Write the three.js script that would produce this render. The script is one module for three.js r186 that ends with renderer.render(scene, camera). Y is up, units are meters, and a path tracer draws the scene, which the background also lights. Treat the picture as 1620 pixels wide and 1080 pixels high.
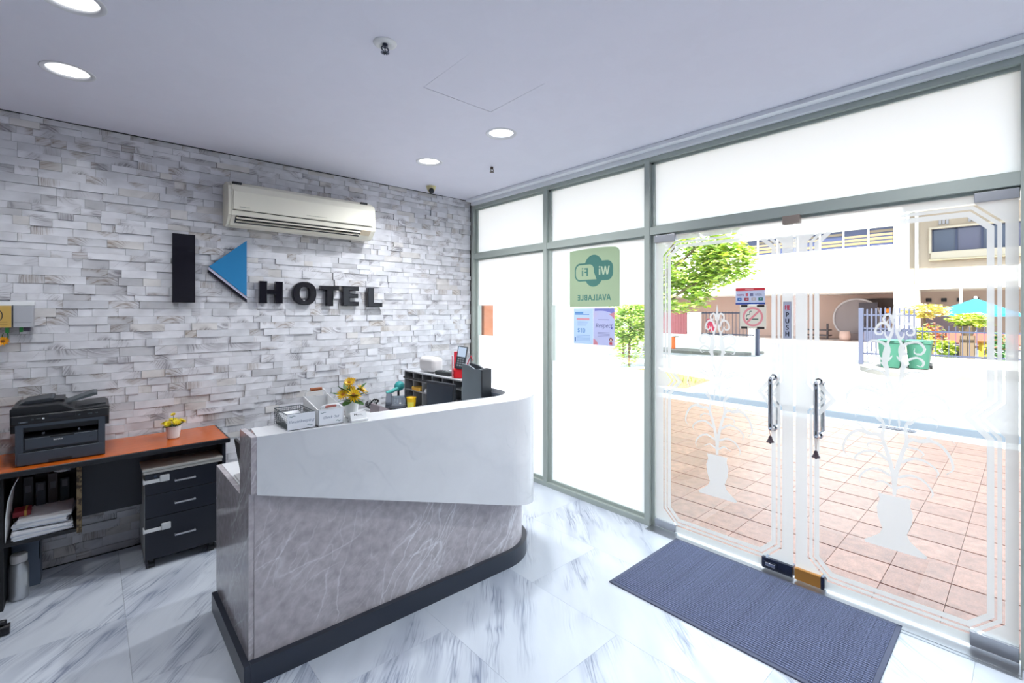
import * as THREE from 'three';
import { RoundedBoxGeometry } from 'three/addons/geometries/RoundedBoxGeometry.js';
import { TextGeometry } from 'three/addons/geometries/TextGeometry.js';
import { FontLoader } from 'three/addons/loaders/FontLoader.js';
import { mergeGeometries } from 'three/addons/utils/BufferGeometryUtils.js';

// ---------------------------------------------------------------- camera, sky, sun, exposure
const scene = new THREE.Scene();
const camera = new THREE.PerspectiveCamera(2 * Math.atan(540 / 739) * 180 / Math.PI, 1.5, 0.05, 300);
camera.position.set(-3.083, 1.6, 4.06);
camera.lookAt(-3.083 + Math.cos(48 * Math.PI / 180), 1.6, 4.06 - Math.sin(48 * Math.PI / 180));
camera.setViewOffset(1620, 1080, 0, 48, 1620, 1080);          // level camera, shifted lens

const renderer = new THREE.WebGLRenderer({ antialias: true });
renderer.toneMapping = THREE.LinearToneMapping;
renderer.toneMappingExposure = 1.2;
renderer.shadowMap.enabled = true;

const SKY = [2.85, 3.1, 3.5];                                  // bright hazy tropical sky
{
  const W = 64, H = 32, d = new Float32Array(W * H * 4);
  for (let y = 0; y < H; y++) for (let x = 0; x < W; x++) {
    const up = (y + 0.5) / H * 2 - 1, h = Math.max(0, up), k = 1.12 - 0.22 * h, o = (y * W + x) * 4;
    for (let c = 0; c < 3; c++) d[o + c] = SKY[c] * (up > 0 ? k * (c === 0 ? 1 - 0.1 * h : 1) : 0.5);
    d[o + 3] = 1;
  }
  const t = new THREE.DataTexture(d, W, H, THREE.RGBAFormat, THREE.FloatType);
  t.mapping = THREE.EquirectangularReflectionMapping; t.magFilter = THREE.LinearFilter; t.needsUpdate = true;
  scene.background = t;
}
const sun = new THREE.DirectionalLight(new THREE.Color(1, 0.96, 0.9), 17.5);
sun.position.set(-18, 23.4, 5); sun.target.position.set(0, 0, 0);
sun.castShadow = true; sun.shadow.radius = 2; sun.shadow.mapSize.set(4096, 4096);
Object.assign(sun.shadow.camera, { left: -32, right: 32, top: 32, bottom: -32, near: 1, far: 90 });
scene.add(sun, sun.target);
const DOWNLIGHT = [2.8, 2.8, 7.2, 7.2, 6.5, 6.5];                                          // candela of the ceiling downlights

// ---------------------------------------------------------------- helpers
let seed = 7;
const rnd = () => { seed = (seed + 0x6d2b79f5) | 0; let t = Math.imul(seed ^ (seed >>> 15), 1 | seed); t = (t + Math.imul(t ^ (t >>> 7), 61 | t)) ^ t; return ((t ^ (t >>> 14)) >>> 0) / 4294967296; };
const rr = (a, b) => a + (b - a) * rnd(), pick = (a) => a[Math.floor(rnd() * a.length)];
const V3 = (x, y, z) => new THREE.Vector3(x, y, z), PI = Math.PI;
const lin = (hex) => new THREE.Color(hex);
const used = {}, baseOf = new WeakMap();
function numbered(n) { used[n] = (used[n] ?? -1) + 1; return used[n] ? n + '_' + String(used[n]).padStart(3, '0') : n; }
function mat(color, roughness = 0.6, metalness = 0, extra = {}) { return new THREE.MeshPhysicalMaterial({ color, roughness, metalness, ...extra }); }

function metric(g, s = 1, ox = 0, oy = 0) {                      // uv in metres, by the way each face points
  const p = g.attributes.position, n = g.attributes.normal, uv = new Float32Array(p.count * 2);
  for (let i = 0; i < p.count; i++) {
    const a = Math.abs(n.getX(i)), b = Math.abs(n.getY(i)), c = Math.abs(n.getZ(i));
    const [u, v] = a >= b && a >= c ? [p.getZ(i), p.getY(i)] : b >= c ? [p.getX(i), p.getZ(i)] : [p.getX(i), p.getY(i)];
    uv[2 * i] = u * s + ox; uv[2 * i + 1] = v * s + oy;
  }
  g.setAttribute('uv', new THREE.BufferAttribute(uv, 2));
  return g;
}
function B(x0, x1, y0, y1, z0, z1, r = 0, seg = 2) {             // box between bounds
  const w = x1 - x0, h = y1 - y0, d = z1 - z0;
  const g = r > 0 ? new RoundedBoxGeometry(w, h, d, seg, Math.min(r, w / 2.01, h / 2.01, d / 2.01)) : new THREE.BoxGeometry(w, h, d);
  g.translate((x0 + x1) / 2, (y0 + y1) / 2, (z0 + z1) / 2);
  return metric(g.index ? g.toNonIndexed() : g);
}
function clean(g) {
  let q = g.index ? g.toNonIndexed() : g.clone();
  for (const k of Object.keys(q.attributes)) if (!['position', 'normal', 'uv', 'color'].includes(k)) q.deleteAttribute(k);
  if (!q.attributes.normal) q.computeVertexNormals();
  if (!q.attributes.uv) metric(q);
  q.clearGroups();
  return q;
}
const join = (gs) => { const l = [].concat(gs).flat(9).map(clean); return l.length === 1 ? l[0] : mergeGeometries(l, false); };
function obj(name, gs, m, parent) {                              // geometry given in world metres; moved to the root's own axes
  const g = join(gs), b = baseOf.get(parent);
  if (b) g.translate(-b.x, -b.y, -b.z);
  const o = new THREE.Mesh(g, m); o.name = parent ? name : numbered(name);
  o.castShadow = o.receiveShadow = true;
  (parent ?? scene).add(o);
  if (b) baseOf.set(o, b);
  return o;
}
function tag(o, label, category, group) { Object.assign(o.userData, { label, category }); if (group) o.userData.group = group; return o; }
function thing(name, label, category, [x, y, z], group) {
  const o = new THREE.Group(); o.name = numbered(name); o.position.set(x, y, z); scene.add(o);
  baseOf.set(o, V3(x, y, z)); return tag(o, label, category, group);
}
function struct(name, gs, m) { const o = obj(name, gs, m); o.userData.kind = 'structure'; return o; }
function structGroup(name, pos = [0, 0, 0]) { const o = new THREE.Group(); o.name = numbered(name); o.position.set(...pos); scene.add(o); baseOf.set(o, V3(...pos)); o.userData.kind = 'structure'; return o; }
function copyOf(root, name, pos, turn, label) {
  const c = root.clone(); c.name = numbered(name); c.position.set(...pos); if (turn !== undefined) c.rotation.y = turn;
  c.userData = { ...root.userData, label }; scene.add(c); return c;
}
function rot(g, axis, a, [x, y, z]) { g = join(g); g.translate(-x, -y, -z); g['rotate' + axis](a); g.translate(x, y, z); return g; }
function cyl(x, y, z, r0, r1, h, n = 24, open = false) { const g = new THREE.CylinderGeometry(r1, r0, h, n, 1, open); g.translate(x, y + h / 2, z); return g; }
function rod(a, b, r, n = 10) {
  const A = V3(...a), C = V3(...b), L = A.distanceTo(C), g = new THREE.CylinderGeometry(r, r, L, n);
  g.applyQuaternion(new THREE.Quaternion().setFromUnitVectors(V3(0, 1, 0), C.clone().sub(A).normalize()));
  g.translate((A.x + C.x) / 2, (A.y + C.y) / 2, (A.z + C.z) / 2); return g;
}
function tube(pts, r, n = 24, m = 8) { return new THREE.TubeGeometry(new THREE.CatmullRomCurve3(pts.map((p) => V3(...p))), n, r, m); }
function lathe(prof, x, y, z, n = 32) { const g = new THREE.LatheGeometry(prof.map(([a, b]) => new THREE.Vector2(a, b)), n); g.translate(x, y, z); return g; }
function ball(x, y, z, r, sy = 1, n = 16) { const g = new THREE.SphereGeometry(r, n, Math.ceil(n * 0.6)); g.scale(1, sy, 1); g.translate(x, y, z); return g; }
function shapeXY(pts, holes = []) {
  const s = new THREE.Shape(pts.map(([a, b]) => new THREE.Vector2(a, b)));
  for (const h of holes) s.holes.push(new THREE.Path(h.map(([a, b]) => new THREE.Vector2(a, b))));
  return s;
}
function slabXY(pts, z0, z1, holes, bevel = 0) {                 // outline in (x, y), thickness along z
  const g = new THREE.ExtrudeGeometry(shapeXY(pts, holes), { depth: z1 - z0 - 2 * bevel, bevelEnabled: bevel > 0, bevelSize: bevel, bevelThickness: bevel, bevelOffset: -bevel, bevelSegments: 2, curveSegments: 20 });
  g.translate(0, 0, z0 + bevel); return metric(g);
}
function slabZY(pts, x0, x1, holes) {                            // outline in (z, y), thickness along x
  const g = new THREE.ExtrudeGeometry(shapeXY(pts.map(([z, y]) => [-z, y]), (holes ?? []).map((h) => h.map(([z, y]) => [-z, y]))), { depth: x1 - x0, bevelEnabled: false });
  g.rotateY(PI / 2); g.translate(x0, 0, 0); return metric(g);
}
function slabXZ(pts, y0, y1, holes) {                            // outline in (x, z), thickness along y
  const g = new THREE.ExtrudeGeometry(shapeXY(pts.map(([x, z]) => [x, -z]), (holes ?? []).map((h) => h.map(([x, z]) => [x, -z]))), { depth: y1 - y0, bevelEnabled: false, curveSegments: 24 });
  g.rotateX(-PI / 2); g.translate(0, y0, 0); return metric(g);
}
const rectPts = (a, b, c, d) => [[a, c], [b, c], [b, d], [a, d]];
const circlePts = (x, y, r, n = 28) => Array.from({ length: n }, (_, i) => [x + r * Math.cos(i / n * 2 * PI), y + r * Math.sin(i / n * 2 * PI)]);

// ---------------------------------------------------------------- computed textures
function gnoise(sd) {
  const P = new Uint8Array(512); let s = sd * 7919 + 13; const R = () => { s = (s * 1664525 + 1013904223) >>> 0; return s / 4294967296; };
  const a = [...Array(256).keys()]; for (let i = 255; i > 0; i--) { const j = Math.floor(R() * (i + 1)); [a[i], a[j]] = [a[j], a[i]]; }
  for (let i = 0; i < 512; i++) P[i] = a[i & 255];
  const G = Array.from({ length: 256 }, () => { const t = R() * 2 * PI; return [Math.cos(t), Math.sin(t)]; });
  return (x, y, px = 64, py = px) => {                            // repeats every px, py cells
    const xi = Math.floor(x), yi = Math.floor(y), fx = x - xi, fy = y - yi, w = (i, n) => ((i % n) + n) % n;
    const x0 = w(xi, px), x1 = w(xi + 1, px), y0 = w(yi, py), y1 = w(yi + 1, py);
    const d = (ix, iy, dx, dy) => { const g = G[P[P[ix & 255] + (iy & 255)]]; return g[0] * dx + g[1] * dy; };
    const u = fx * fx * fx * (fx * (fx * 6 - 15) + 10), v = fy * fy * fy * (fy * (fy * 6 - 15) + 10);
    const a0 = d(x0, y0, fx, fy), a1 = d(x1, y0, fx - 1, fy), b0 = d(x0, y1, fx, fy - 1), b1 = d(x1, y1, fx - 1, fy - 1);
    return (a0 + (a1 - a0) * u + (b0 + (b1 - b0) * u - a0 - (a1 - a0) * u) * v) * 1.5;
  };
}
const N1 = gnoise(1), N2 = gnoise(2), N3 = gnoise(3), N4 = gnoise(4);
const fbm = (N, x, y, p, o = 4) => { let s = 0, a = 0.55, f = 1; for (let i = 0; i < o; i++) { s += a * N(x * f, y * f, p * f); a *= 0.5; f *= 2; } return s; };
const clamp = (x, a = 0, b = 1) => Math.min(b, Math.max(a, x)), smooth = (a, b, x) => { const t = clamp((x - a) / (b - a)); return t * t * (3 - 2 * t); }, mix = (a, b, t) => a + (b - a) * t;
function texture(n, fn, srgb = true, rx = 1, ry = rx) {            // fn(u, v) in 0..1 -> [r, g, b] in 0..255 display values
  const d = new Uint8Array(n * n * 4);
  for (let y = 0; y < n; y++) for (let x = 0; x < n; x++) { const c = fn((x + 0.5) / n, (y + 0.5) / n), o = (y * n + x) * 4; d[o] = clamp(c[0], 0, 255); d[o + 1] = clamp(c[1], 0, 255); d[o + 2] = clamp(c[2], 0, 255); d[o + 3] = 255; }
  const t = new THREE.DataTexture(d, n, n); if (srgb) t.colorSpace = THREE.SRGBColorSpace;
  t.magFilter = THREE.LinearFilter; t.wrapS = t.wrapT = THREE.RepeatWrapping; t.repeat.set(rx, ry); t.needsUpdate = true; return t;
}
function printed(w, h, draw) {                                     // flat print: lettering, posters, screens
  const c = document.createElement('canvas'); c.width = w; c.height = h; draw(c.getContext('2d'), w, h);
  const t = new THREE.CanvasTexture(c); t.colorSpace = THREE.SRGBColorSpace; return t;
}
// split-face ledger stone: white marble, patches of slanting grey and brown veins
const stoneTex = texture(2048, (u, v) => {
  u *= 1.4; v *= 1.4;
  const P = 4096, w = fbm(N1, u * 7, v * 7, P, 4), t = N2(u * 2.1, v * 2.1, P) * 0.9 + 0.75, a = u * Math.cos(t) + v * Math.sin(t) + w * 0.012, b = -u * Math.sin(t) + v * Math.cos(t) + w * 0.02;
  const line = (N, f, g, k) => Math.pow(clamp(1 - Math.abs(N(b * f, a * g, P)) * k), 1.8);
  const zone = smooth(0.12, 0.5, N3(u * 5.2, v * 7.5, P) + w * 0.25), zone2 = smooth(0.2, 0.5, N4(u * 6 + 3, v * 9, P));
  const k = clamp(line(N4, 34, 5, 3.2) * zone * 0.5 + line(N2, 80, 9, 3) * zone * 0.26 + line(N3, 22, 4, 9) * zone2 * 0.32 + zone2 * 0.13 + zone * 0.11), warm = smooth(0.0, 0.5, N2(u * 3.4 + 5, v * 3.4, P));
  const L = 222 + fbm(N4, u * 6, v * 9, P, 5) * 26;
  return [mix(L, 120 + warm * 18, k), mix(L, 116 + warm * 8, k), mix(L + 3, 120 - warm * 8, k)];
}, true, 1 / 1.4);
// polished floor tile: white with long slanting blue-grey streaks
const floorTex = texture(2048, (u, v) => {
  u *= 1.8; v *= 1.8;
  const w = fbm(N1, u * 3, v * 3, 4096, 3), a = 0.65 * u - 0.76 * v + w * 0.03, b = 0.76 * u + 0.65 * v + w * 0.014 + N3(u * 1.3, v * 1.3, 4096) * 0.03, P = 4096;
  const line = (N, f, g, k, t) => Math.pow(clamp(1 - Math.abs(N(b * f + w * t, a * g, P)) * k), 2);
  const zone = smooth(-0.4, 0.35, N3(b * 3.2 + w * 0.4, a * 0.8, P)), gap = smooth(-0.3, 0.3, N4(b * 11, a * 3.5 + 7, P));
  const k = clamp(zone * gap * (line(N4, 13, 1.1, 6, 0.15) * 0.42 + line(N2, 30, 2.2, 4.5, 0.25) * 0.5) + line(N1, 64, 4.5, 3.4, 0.3) * gap * zone * 0.36 + zone * 0.26 * smooth(-0.2, 0.5, N2(b * 12 + w * 0.6, a * 1.2, P)));
  const L = 219 + fbm(N3, b * 8, a * 2, P, 3) * 9;
  return [mix(L - 5, 128, k), mix(L + 2, 137, k), mix(L + 12, 160, k)];
}, true, 1 / 1.8);
// grey stone laminate with white cracks, and white marble laminate with faint veins
const greyTex = texture(2048, (u, v) => {
  u *= 2.4; v *= 2.4;
  const P = 4096, w = fbm(N1, u * 3, v * 3, P, 5), w2 = fbm(N2, u * 2.2 + 2, v * 2.2, P, 4), m = fbm(N3, u * 11, v * 11, P, 5);
  const jag = fbm(N1, u * 16, v * 16, P, 3) * 0.012 + w * 0.05, a = 0.62 * u + 0.78 * v + w2 * 0.05, b = 0.78 * u - 0.62 * v + jag;
  const c1 = 0.95 * u - 0.3 * v + jag, c2 = 0.3 * u + 0.95 * v, d1 = 0.5 * u - 0.86 * v + jag;
  const line = (N, f, g, k, q = b, r = a) => Math.pow(clamp(1 - Math.abs(N(q * f, r * g, P)) * k), 1.5);
  const near = smooth(-0.12, 0.3, N4(b * 2.6 + 5, a * 0.7, P)), z2 = smooth(-0.1, 0.3, N3(u * 2.4, v * 2.4 + 9, P)), z3 = smooth(-0.05, 0.35, N2(u * 3 + 4, v * 3, P));
  const k = clamp(line(N4, 4, 0.7, 34) * 0.8 * (0.4 + near) + line(N2, 9, 1.3, 20) * (0.15 + near) * 0.62 + line(N1, 20, 2.6, 10) * near * 0.5 + line(N3, 6, 1.5, 30, c1, c2) * (0.15 + z2) * 0.6 + line(N2, 8, 2.0, 22, d1, c2) * (0.1 + z3) * 0.5 + line(N4, 16, 6, 10, c1, c2) * z3 * 0.4 + line(N1, 30, 14, 6, d1, c1) * z2 * 0.22 + near * near * 0.09);
  const L = 172 + fbm(N3, u * 22, v * 22, P, 4) * 26 + w * 14;
  return [mix(L + 3, 216, k), mix(L - 4, 214, k), mix(L, 218, k)];
}, true, 1 / 2.4);
const whiteTex = texture(1024, (u, v) => {
  u *= 2; v *= 2;
  const w = fbm(N2, u * 4, v * 4, 4, 5), w2 = fbm(N3, u * 3, v * 3, 3, 3), s = u * 4 + v * 5, t = v * 4 - u * 4;
  const a = Math.pow(clamp(1 - Math.abs(N1(s * 0.9 + w * 0.6, t * 0.5 + w, 4096)) * 12), 1.6) * smooth(0.05, 0.5, w2 + 0.15), soft = Math.pow(clamp(1 - Math.abs(N4(s * 0.5 + w, t * 0.3, 4096)) * 3), 2);
  const L = 222 + w * 8, k = clamp(a * 0.2 + soft * 0.07); return [mix(L, 150, k), mix(L + 1, 156, k), mix(L + 4, 166, k)];
}, true, 1 / 2.6);
const woodTex = texture(512, (u, v) => { const g = fbm(N1, u * 4, v * 60, 4, 3) * 0.6 + N2(u * 8, v * 140, 8, 140) * 0.3; const L = 1 + g * 0.16; return [196 * L, 93 * L, 24 * L]; }, true, 1 / 1.0);
const speckBump = texture(512, (u, v) => { const a = 128 + 60 * N1(u * 128, v * 128, 128) + 50 * N2(u * 64, v * 64, 64); return [a, a, a]; }, false, 4);
const matTex = texture(512, (u, v) => { const a = N1(u * 128, v * 128, 128) * 0.6 + N2(u * 256, v * 250, 256, 250) * 0.8, L = 1 + a * 0.75; return [104 * L, 112 * L, 140 * L]; }, true, 2.5);
const plasterTex = texture(512, (u, v) => { const a = fbm(N1, u * 8, v * 8, 8, 5), L = 233 + a * 2; return [L - 2, L - 2, L + 10]; }, true, 0.5);
const paveTex = texture(512, (u, v) => { const a = fbm(N1, u * 12, v * 12, 12, 5), b = N2(u * 90, v * 90, 90), L = 1 + a * 0.2 + b * 0.1; return [214 * L, 160 * L, 138 * L]; }, true, 1.2);
const roadTex = texture(512, (u, v) => { const a = fbm(N3, u * 10, v * 10, 10, 5), b = N2(u * 128, v * 128, 128), L = 168 + a * 34 + b * 26; return [L, L, L + 2]; }, true, 0.25);

// ---------------------------------------------------------------- materials
const M = {
  ceiling: mat(0xffffff, 0.85, 0, { map: plasterTex }), white: mat(lin(0xe9eaec), 0.5), frame: mat(new THREE.Color(0.44, 0.49, 0.45), 0.38, 0.15), cornice: mat(lin(0xf0f3f8), 0.5),
  floor: mat(0xffffff, 0.2, 0, { map: floorTex }), grout: mat(lin(0xbfc5ce), 0.8), stoneBack: mat(lin(0x6a6866), 0.9),
  grey: mat(0xffffff, 0.3, 0, { map: greyTex }), greyGloss: mat(0xffffff, 0.13, 0, { map: greyTex }), whiteStone: mat(0xffffff, 0.24, 0, { map: whiteTex }), kick: mat(lin(0x2a303d), 0.3),
  wood: mat(0xffffff, 0.22, 0, { map: woodTex }), black: mat(lin(0x14161c), 0.35), blackMat: mat(lin(0x191b20), 0.6), navy: mat(lin(0x171c28), 0.4), greyMetal: mat(lin(0xb4b6b4), 0.45, 0.1), printer: mat(lin(0x3b424c), 0.42), printerDark: mat(lin(0x15171b), 0.38),
  chrome: mat(lin(0xc9ccd2), 0.14, 1), darkChrome: mat(lin(0x4b5160), 0.2, 0.9), steel: mat(lin(0xb9bcc2), 0.3, 0.9), cream: mat(lin(0xece8d8), 0.45), paper: mat(lin(0xeceef2), 0.85), plasticWhite: mat(lin(0xe8e9ea), 0.4),
  signDark: mat(lin(0x0f0d17), 0.1, 0, { specularIntensity: 0.7 }), signBlue: mat(lin(0x1878ae), 0.35), signEdge: mat(lin(0xb9b6cc), 0.4), yellow: mat(lin(0xf2c40c), 0.5), red: mat(lin(0xe01f2c), 0.4), teal: mat(lin(0x2f9c9c), 0.5), leafDark: mat(lin(0x3b6a2a), 0.6), amber: mat(lin(0x6a3d10), 0.8),
  glass: mat(new THREE.Color(0.965, 0.985, 0.975), 0.0, 0, { transmission: 1, thickness: 0, ior: 1.5 }),
  film: mat(new THREE.Color(0.86, 0.865, 0.87), 1, 0, { transmission: 0.8, thickness: 0, side: THREE.DoubleSide }),
  filmDoor: mat(new THREE.Color(0.61, 0.605, 0.605), 0.9, 0, { transmission: 0.82, thickness: 0, side: THREE.DoubleSide }),
  lamp: mat(0xffffff, 0.5, 0, { emissive: 0xffffff, emissiveIntensity: 1.6 }),
  outWhite: mat(lin(0xf1f0ec), 0.8), outCream: mat(lin(0xa89b8c), 0.85), road: mat(new THREE.Color(0.8, 0.8, 0.82), 0.9, 0, { map: roadTex }), kerb: mat(lin(0x75736f), 0.9), rail: mat(lin(0x3a3f55), 0.5), pave: mat(0xffffff, 0.75, 0, { map: paveTex }),
};
const glassSheet = (z0, z1, y0, y1, x = 0.05) => B(x - 0.004, x + 0.004, y0, y1, z0, z1);
function sheetZY(outline, x, holes = []) {                       // a thin applied film in the plane of the glass
  const g = new THREE.ShapeGeometry(shapeXY(outline.map(([z, y]) => [-z, y]), holes.map((h) => h.map(([z, y]) => [-z, y]))));
  g.rotateY(PI / 2); g.translate(x, 0, 0); return metric(g.toNonIndexed());
}

// ================================================================ ROOM SHELL
const XL = -5.2, ZF = 7.2, HC = 2.8, WZ = -0.045;
// floor of large marble tiles
{
  const g = structGroup('floor', [XL, 0, -0.1]);
  obj('screed', B(XL - 0.1, 0.06, -0.15, -0.0125, -0.2, ZF + 0.1), M.grout, g);
  const geos = Array.from({ length: 10 }, (_, i) => {
    const q = new RoundedBoxGeometry(0.5994, 0.012, 1.1994, 1, 0.0006); metric(q, 1, 0.3 + (i * 0.137) % 1.15, 0.6 + (i * 0.071) % 0.55); return q;
  });
  for (let c = 0; c < 10; c++) for (let r = -1; r < 6; r++) {
    const x0 = -0.55 - 0.6 * (c - 1) - 0.0, z0 = 3.89 - 1.2 * 3 + (c % 2 ? 0.0 : 0.6) + r * 1.2;
    const a = Math.max(x0, XL), b = Math.min(x0 + 0.6, 0.055), p = Math.max(z0, -0.1), q = Math.min(z0 + 1.2, ZF);
    if (b - a < 0.02 || q - p < 0.02) continue;
    const whole = b - a > 0.599 && q - p > 1.199;
    if (whole) { const t = new THREE.Mesh(geos[(c * 7 + (r + 1) * 3) % 10], M.floor); t.name = 'tile'; t.position.set(x0 + 0.3 - XL, -0.006, z0 + 0.6 + 0.1); t.receiveShadow = true; g.add(t); }
    else { const k = B(a, b - 0.0006, -0.012, 0, p, q - 0.0006, 0.0006, 1); metric(k, 1, -a + (c * 0.31) % 1.1, -p + (r * 0.17 + 0.2) % 0.5); obj('tile', k, M.floor, g); }
  }
}
// ceiling with holes for the downlights and the access hatch
const LIGHTS = [[-3.14, 1.584], [-3.17, 0.833], [-1.02, 1.66], [-1.063, 0.821], [-1.05, 3.7], [-1.05, 5.4]];
const HATCH = [[-1.761, 1.879], [-1.292, 1.879], [-1.306, 2.344], [-1.775, 2.351]];
{
  const g = structGroup('ceiling', [XL, HC, 0]);
  const plate = slabXZ([[XL - 0.1, -0.2], [0.0, -0.2], [0.0, ZF + 0.1], [XL - 0.1, ZF + 0.1]], HC, HC + 0.05, [...LIGHTS.map(([x, z]) => circlePts(x, z, 0.094)), HATCH]);
  obj('ceiling_board', plate, M.ceiling, g);
  obj('access_panel', slabXZ([[-1.758, 1.8835], [-1.2955, 1.8835], [-1.307, 2.343], [-1.774, 2.35]], HC + 0.0006, HC + 0.02), M.ceiling, g);
  obj('roof_slab', B(XL - 0.1, 0.12, HC + 0.16, HC + 0.4, -0.3, ZF + 0.1), M.outWhite, g);
}
struct('wall_left', B(XL - 0.15, XL, 0, HC, -0.2, ZF + 0.1), mat(lin(0x5c564f), 0.8));
struct('wall_front', B(XL - 0.1, 0.1, 0, HC + 0.16, ZF, ZF + 0.15), mat(lin(0xe2e3e8), 0.8));
struct('wall_right', B(0, 0.12, 0, HC + 0.16, 6.1, ZF + 0.1), mat(lin(0xd9dadd), 0.8));
struct('wall_upper', [B(-8, 0.12, HC + 0.4, 7.6, -6, 11), B(-8, 0.12, -0.1, HC + 0.4, ZF + 0.16, 11), B(-8, 0.12, -0.1, HC + 0.4, -6, -0.32)], M.outWhite);
struct('canopy', B(0.13, 1.25, 2.98, 3.12, -2.0, 8), M.outWhite);

// back wall clad in split-face ledger stone: every strip its own piece
{
  const g = structGroup('wall_back', [0, 0, WZ]);
  obj('backing', B(XL - 0.1, 0.05, 0, HC + 0.16, -0.3, WZ - 0.022), M.stoneBack, g);
  const tones = [[0.98, 0.98, 1], [0.93, 0.93, 0.95], [0.86, 0.865, 0.885], [0.74, 0.735, 0.745], [0.9, 0.87, 0.83]].map((c) => mat(new THREE.Color(...c), 0.22, 0, { map: stoneTex }));
  const cols = tones.map((m) => m.color.clone());
  const lens = [0.07, 0.1, 0.13, 0.16, 0.19, 0.22], hs = [0.042, 0.052, 0.062], pool = {};
  const shape = (l, h, k) => pool[[l, h, k]] ??= (() => { const q = new THREE.BoxGeometry(l - 0.001, h - 0.001, 0.03).toNonIndexed(); metric(q, 1, 0.2 + (k * 0.193 + l * 3.1) % 1.0, 0.05 + (k * 0.317 + h * 9) % 1.28); return q; })();
  const strips = []; let y = 0.004;
  while (y < HC - 0.012) {
    let h = pick([0.042, 0.052, 0.052, 0.062]); if (y + h > HC - 0.03) h = HC - 0.004 - y;
    let x = XL + rr(-0.1, 0);
    while (x < -0.004) {
      let l = pick(lens); if (x + l > -0.05) l = -0.004 - x;
      const t = rnd(), tone = t < 0.38 ? 0 : t < 0.66 ? 1 : t < 0.82 ? 2 : t < 0.9 ? 3 : 4;
      strips.push({ x: x + l / 2, y: y + h / 2, l, h, k: Math.floor(rnd() * 9), tone, proud: pick([-0.002, 0, 0, 0.003, 0.006, 0.009, 0.013]) });
      x += l;
    }
    y += h;
  }
  const score = (s) => (s.x < -3.5 + (s.y < 1.1 ? 0.0 : 0) || (s.y < 0.78 && s.x < -2.35) || (s.y < 0.62 && s.x > -2.6) ? 0 : 1) * s.l * s.h / (Math.pow(s.x + 3.083, 2) + Math.pow(s.y - 1.6, 2) + 16.5);
  strips.sort((a, b) => score(b) - score(a));
  const rest = [];
  strips.forEach((s, i) => {
    const std = lens.includes(s.l) && hs.includes(s.h), geo = std ? shape(s.l, s.h, s.k) : metric(new THREE.BoxGeometry(s.l - 0.001, s.h - 0.001, 0.03).toNonIndexed(), 1, 0.3 + s.k * 0.07, 0.1 + s.k * 0.11);
    if (i < 300) { const o = new THREE.Mesh(geo, tones[s.tone]); o.name = 'brick'; o.position.set(s.x, s.y, -0.0165 + s.proud); o.castShadow = o.receiveShadow = true; g.add(o); }
    else {
      const q = geo.clone().translate(s.x, s.y, -0.0165 + s.proud), n = q.attributes.position.count, c = new Float32Array(n * 3), k = cols[s.tone];
      for (let j = 0; j < n; j++) { c[3 * j] = k.r; c[3 * j + 1] = k.g; c[3 * j + 2] = k.b; }
      q.setAttribute('color', new THREE.BufferAttribute(c, 3)); rest.push(q);
    }
  });
  const f = new THREE.Mesh(mergeGeometries(rest, false), mat(0xffffff, 0.22, 0, { map: stoneTex, vertexColors: true })); f.name = 'brick_field'; f.userData.kind = 'stuff'; f.castShadow = f.receiveShadow = true; g.add(f);
}

// ---------------------------------------------------------------- shopfront frame, cornice and panes
const MULL = [[-0.03, 0.012, 0.045], [1.06, 1.104, 1.14], [2.118, 2.163, 2.19], [4.03, 4.085, 4.1], [5.1, 5.145, 5.17], [6.06, 6.11, 6.12]];
const TB = 2.165, TT = 2.222, GT = 2.69, FT = 2.742;
{
  const g = structGroup('trim_1', [0, 0, 0]);                      // aluminium shopfront frame
  for (const [a, b, c] of MULL) {
    obj('mullion', [B(0, 0.1, a === 4.03 || a === 2.118 ? 0 : 0.0, FT - 0.002, a, b, 0.002, 1), B(0.03, 0.085, 0, FT - 0.01, a - 0.0, c, 0.002, 1)], M.frame, g);
  }
  obj('top_rail', [B(0.002, 0.1, GT + 0.018, FT, -0.03, 6.11, 0.002, 1), B(0.03, 0.085, GT, GT + 0.02, 0.04, 6.07, 0.001, 1)], M.frame, g);
  for (const [a, b] of [[0.011, 1.061], [1.103, 2.119], [2.162, 4.031], [4.084, 5.101], [5.144, 6.061]]) obj('transom', [B(0.004, 0.1, TB, TT, a, b, 0.002, 1), B(0.03, 0.085, TB - 0.016, TT + 0.012, a + 0.03, b - 0.002, 0.001, 1)], M.frame, g);
  for (const [a, b] of [[0.011, 1.061], [1.103, 2.119], [4.084, 5.101], [5.144, 6.061]]) obj('bottom_rail', [B(0.0, 0.1, 0, 0.04, a, b, 0.002, 1), B(0.03, 0.085, 0.038, 0.066, a + 0.03, b - 0.002, 0.001, 1)], M.frame, g);
  const c = structGroup('trim_2', [0, HC, 0]);                     // stepped cornice above it
  obj('cornice_board', B(-0.092, 0.1, 2.774, HC - 0.0005, 0, 6.1, 0.002, 1), M.cornice, c);
  obj('cornice_lip', B(-0.03, 0.1, FT, 2.7745, 0, 6.1, 0.002, 1), M.cornice, c);
  obj('head_board', B(0.0, 0.12, HC + 0.05, HC + 0.162, -0.2, 6.1), M.cornice, c);
  struct('trim_3', [B(-0.062, 0.07, 0.0005, 0.005, 2.165, 4.035, 0.001, 1), B(-0.085, -0.06, 0.0005, 0.003, 3.6, 4.035)], M.steel);   // door threshold plate
  struct('trim_4', [B(XL, -0.01, 0, 0.004, WZ + 0.005, WZ + 0.02), B(XL, -0.004, HC - 0.0045, HC - 0.0005, WZ, WZ + 0.012)], M.blackMat);   // dark sealant along the stone
}
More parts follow.
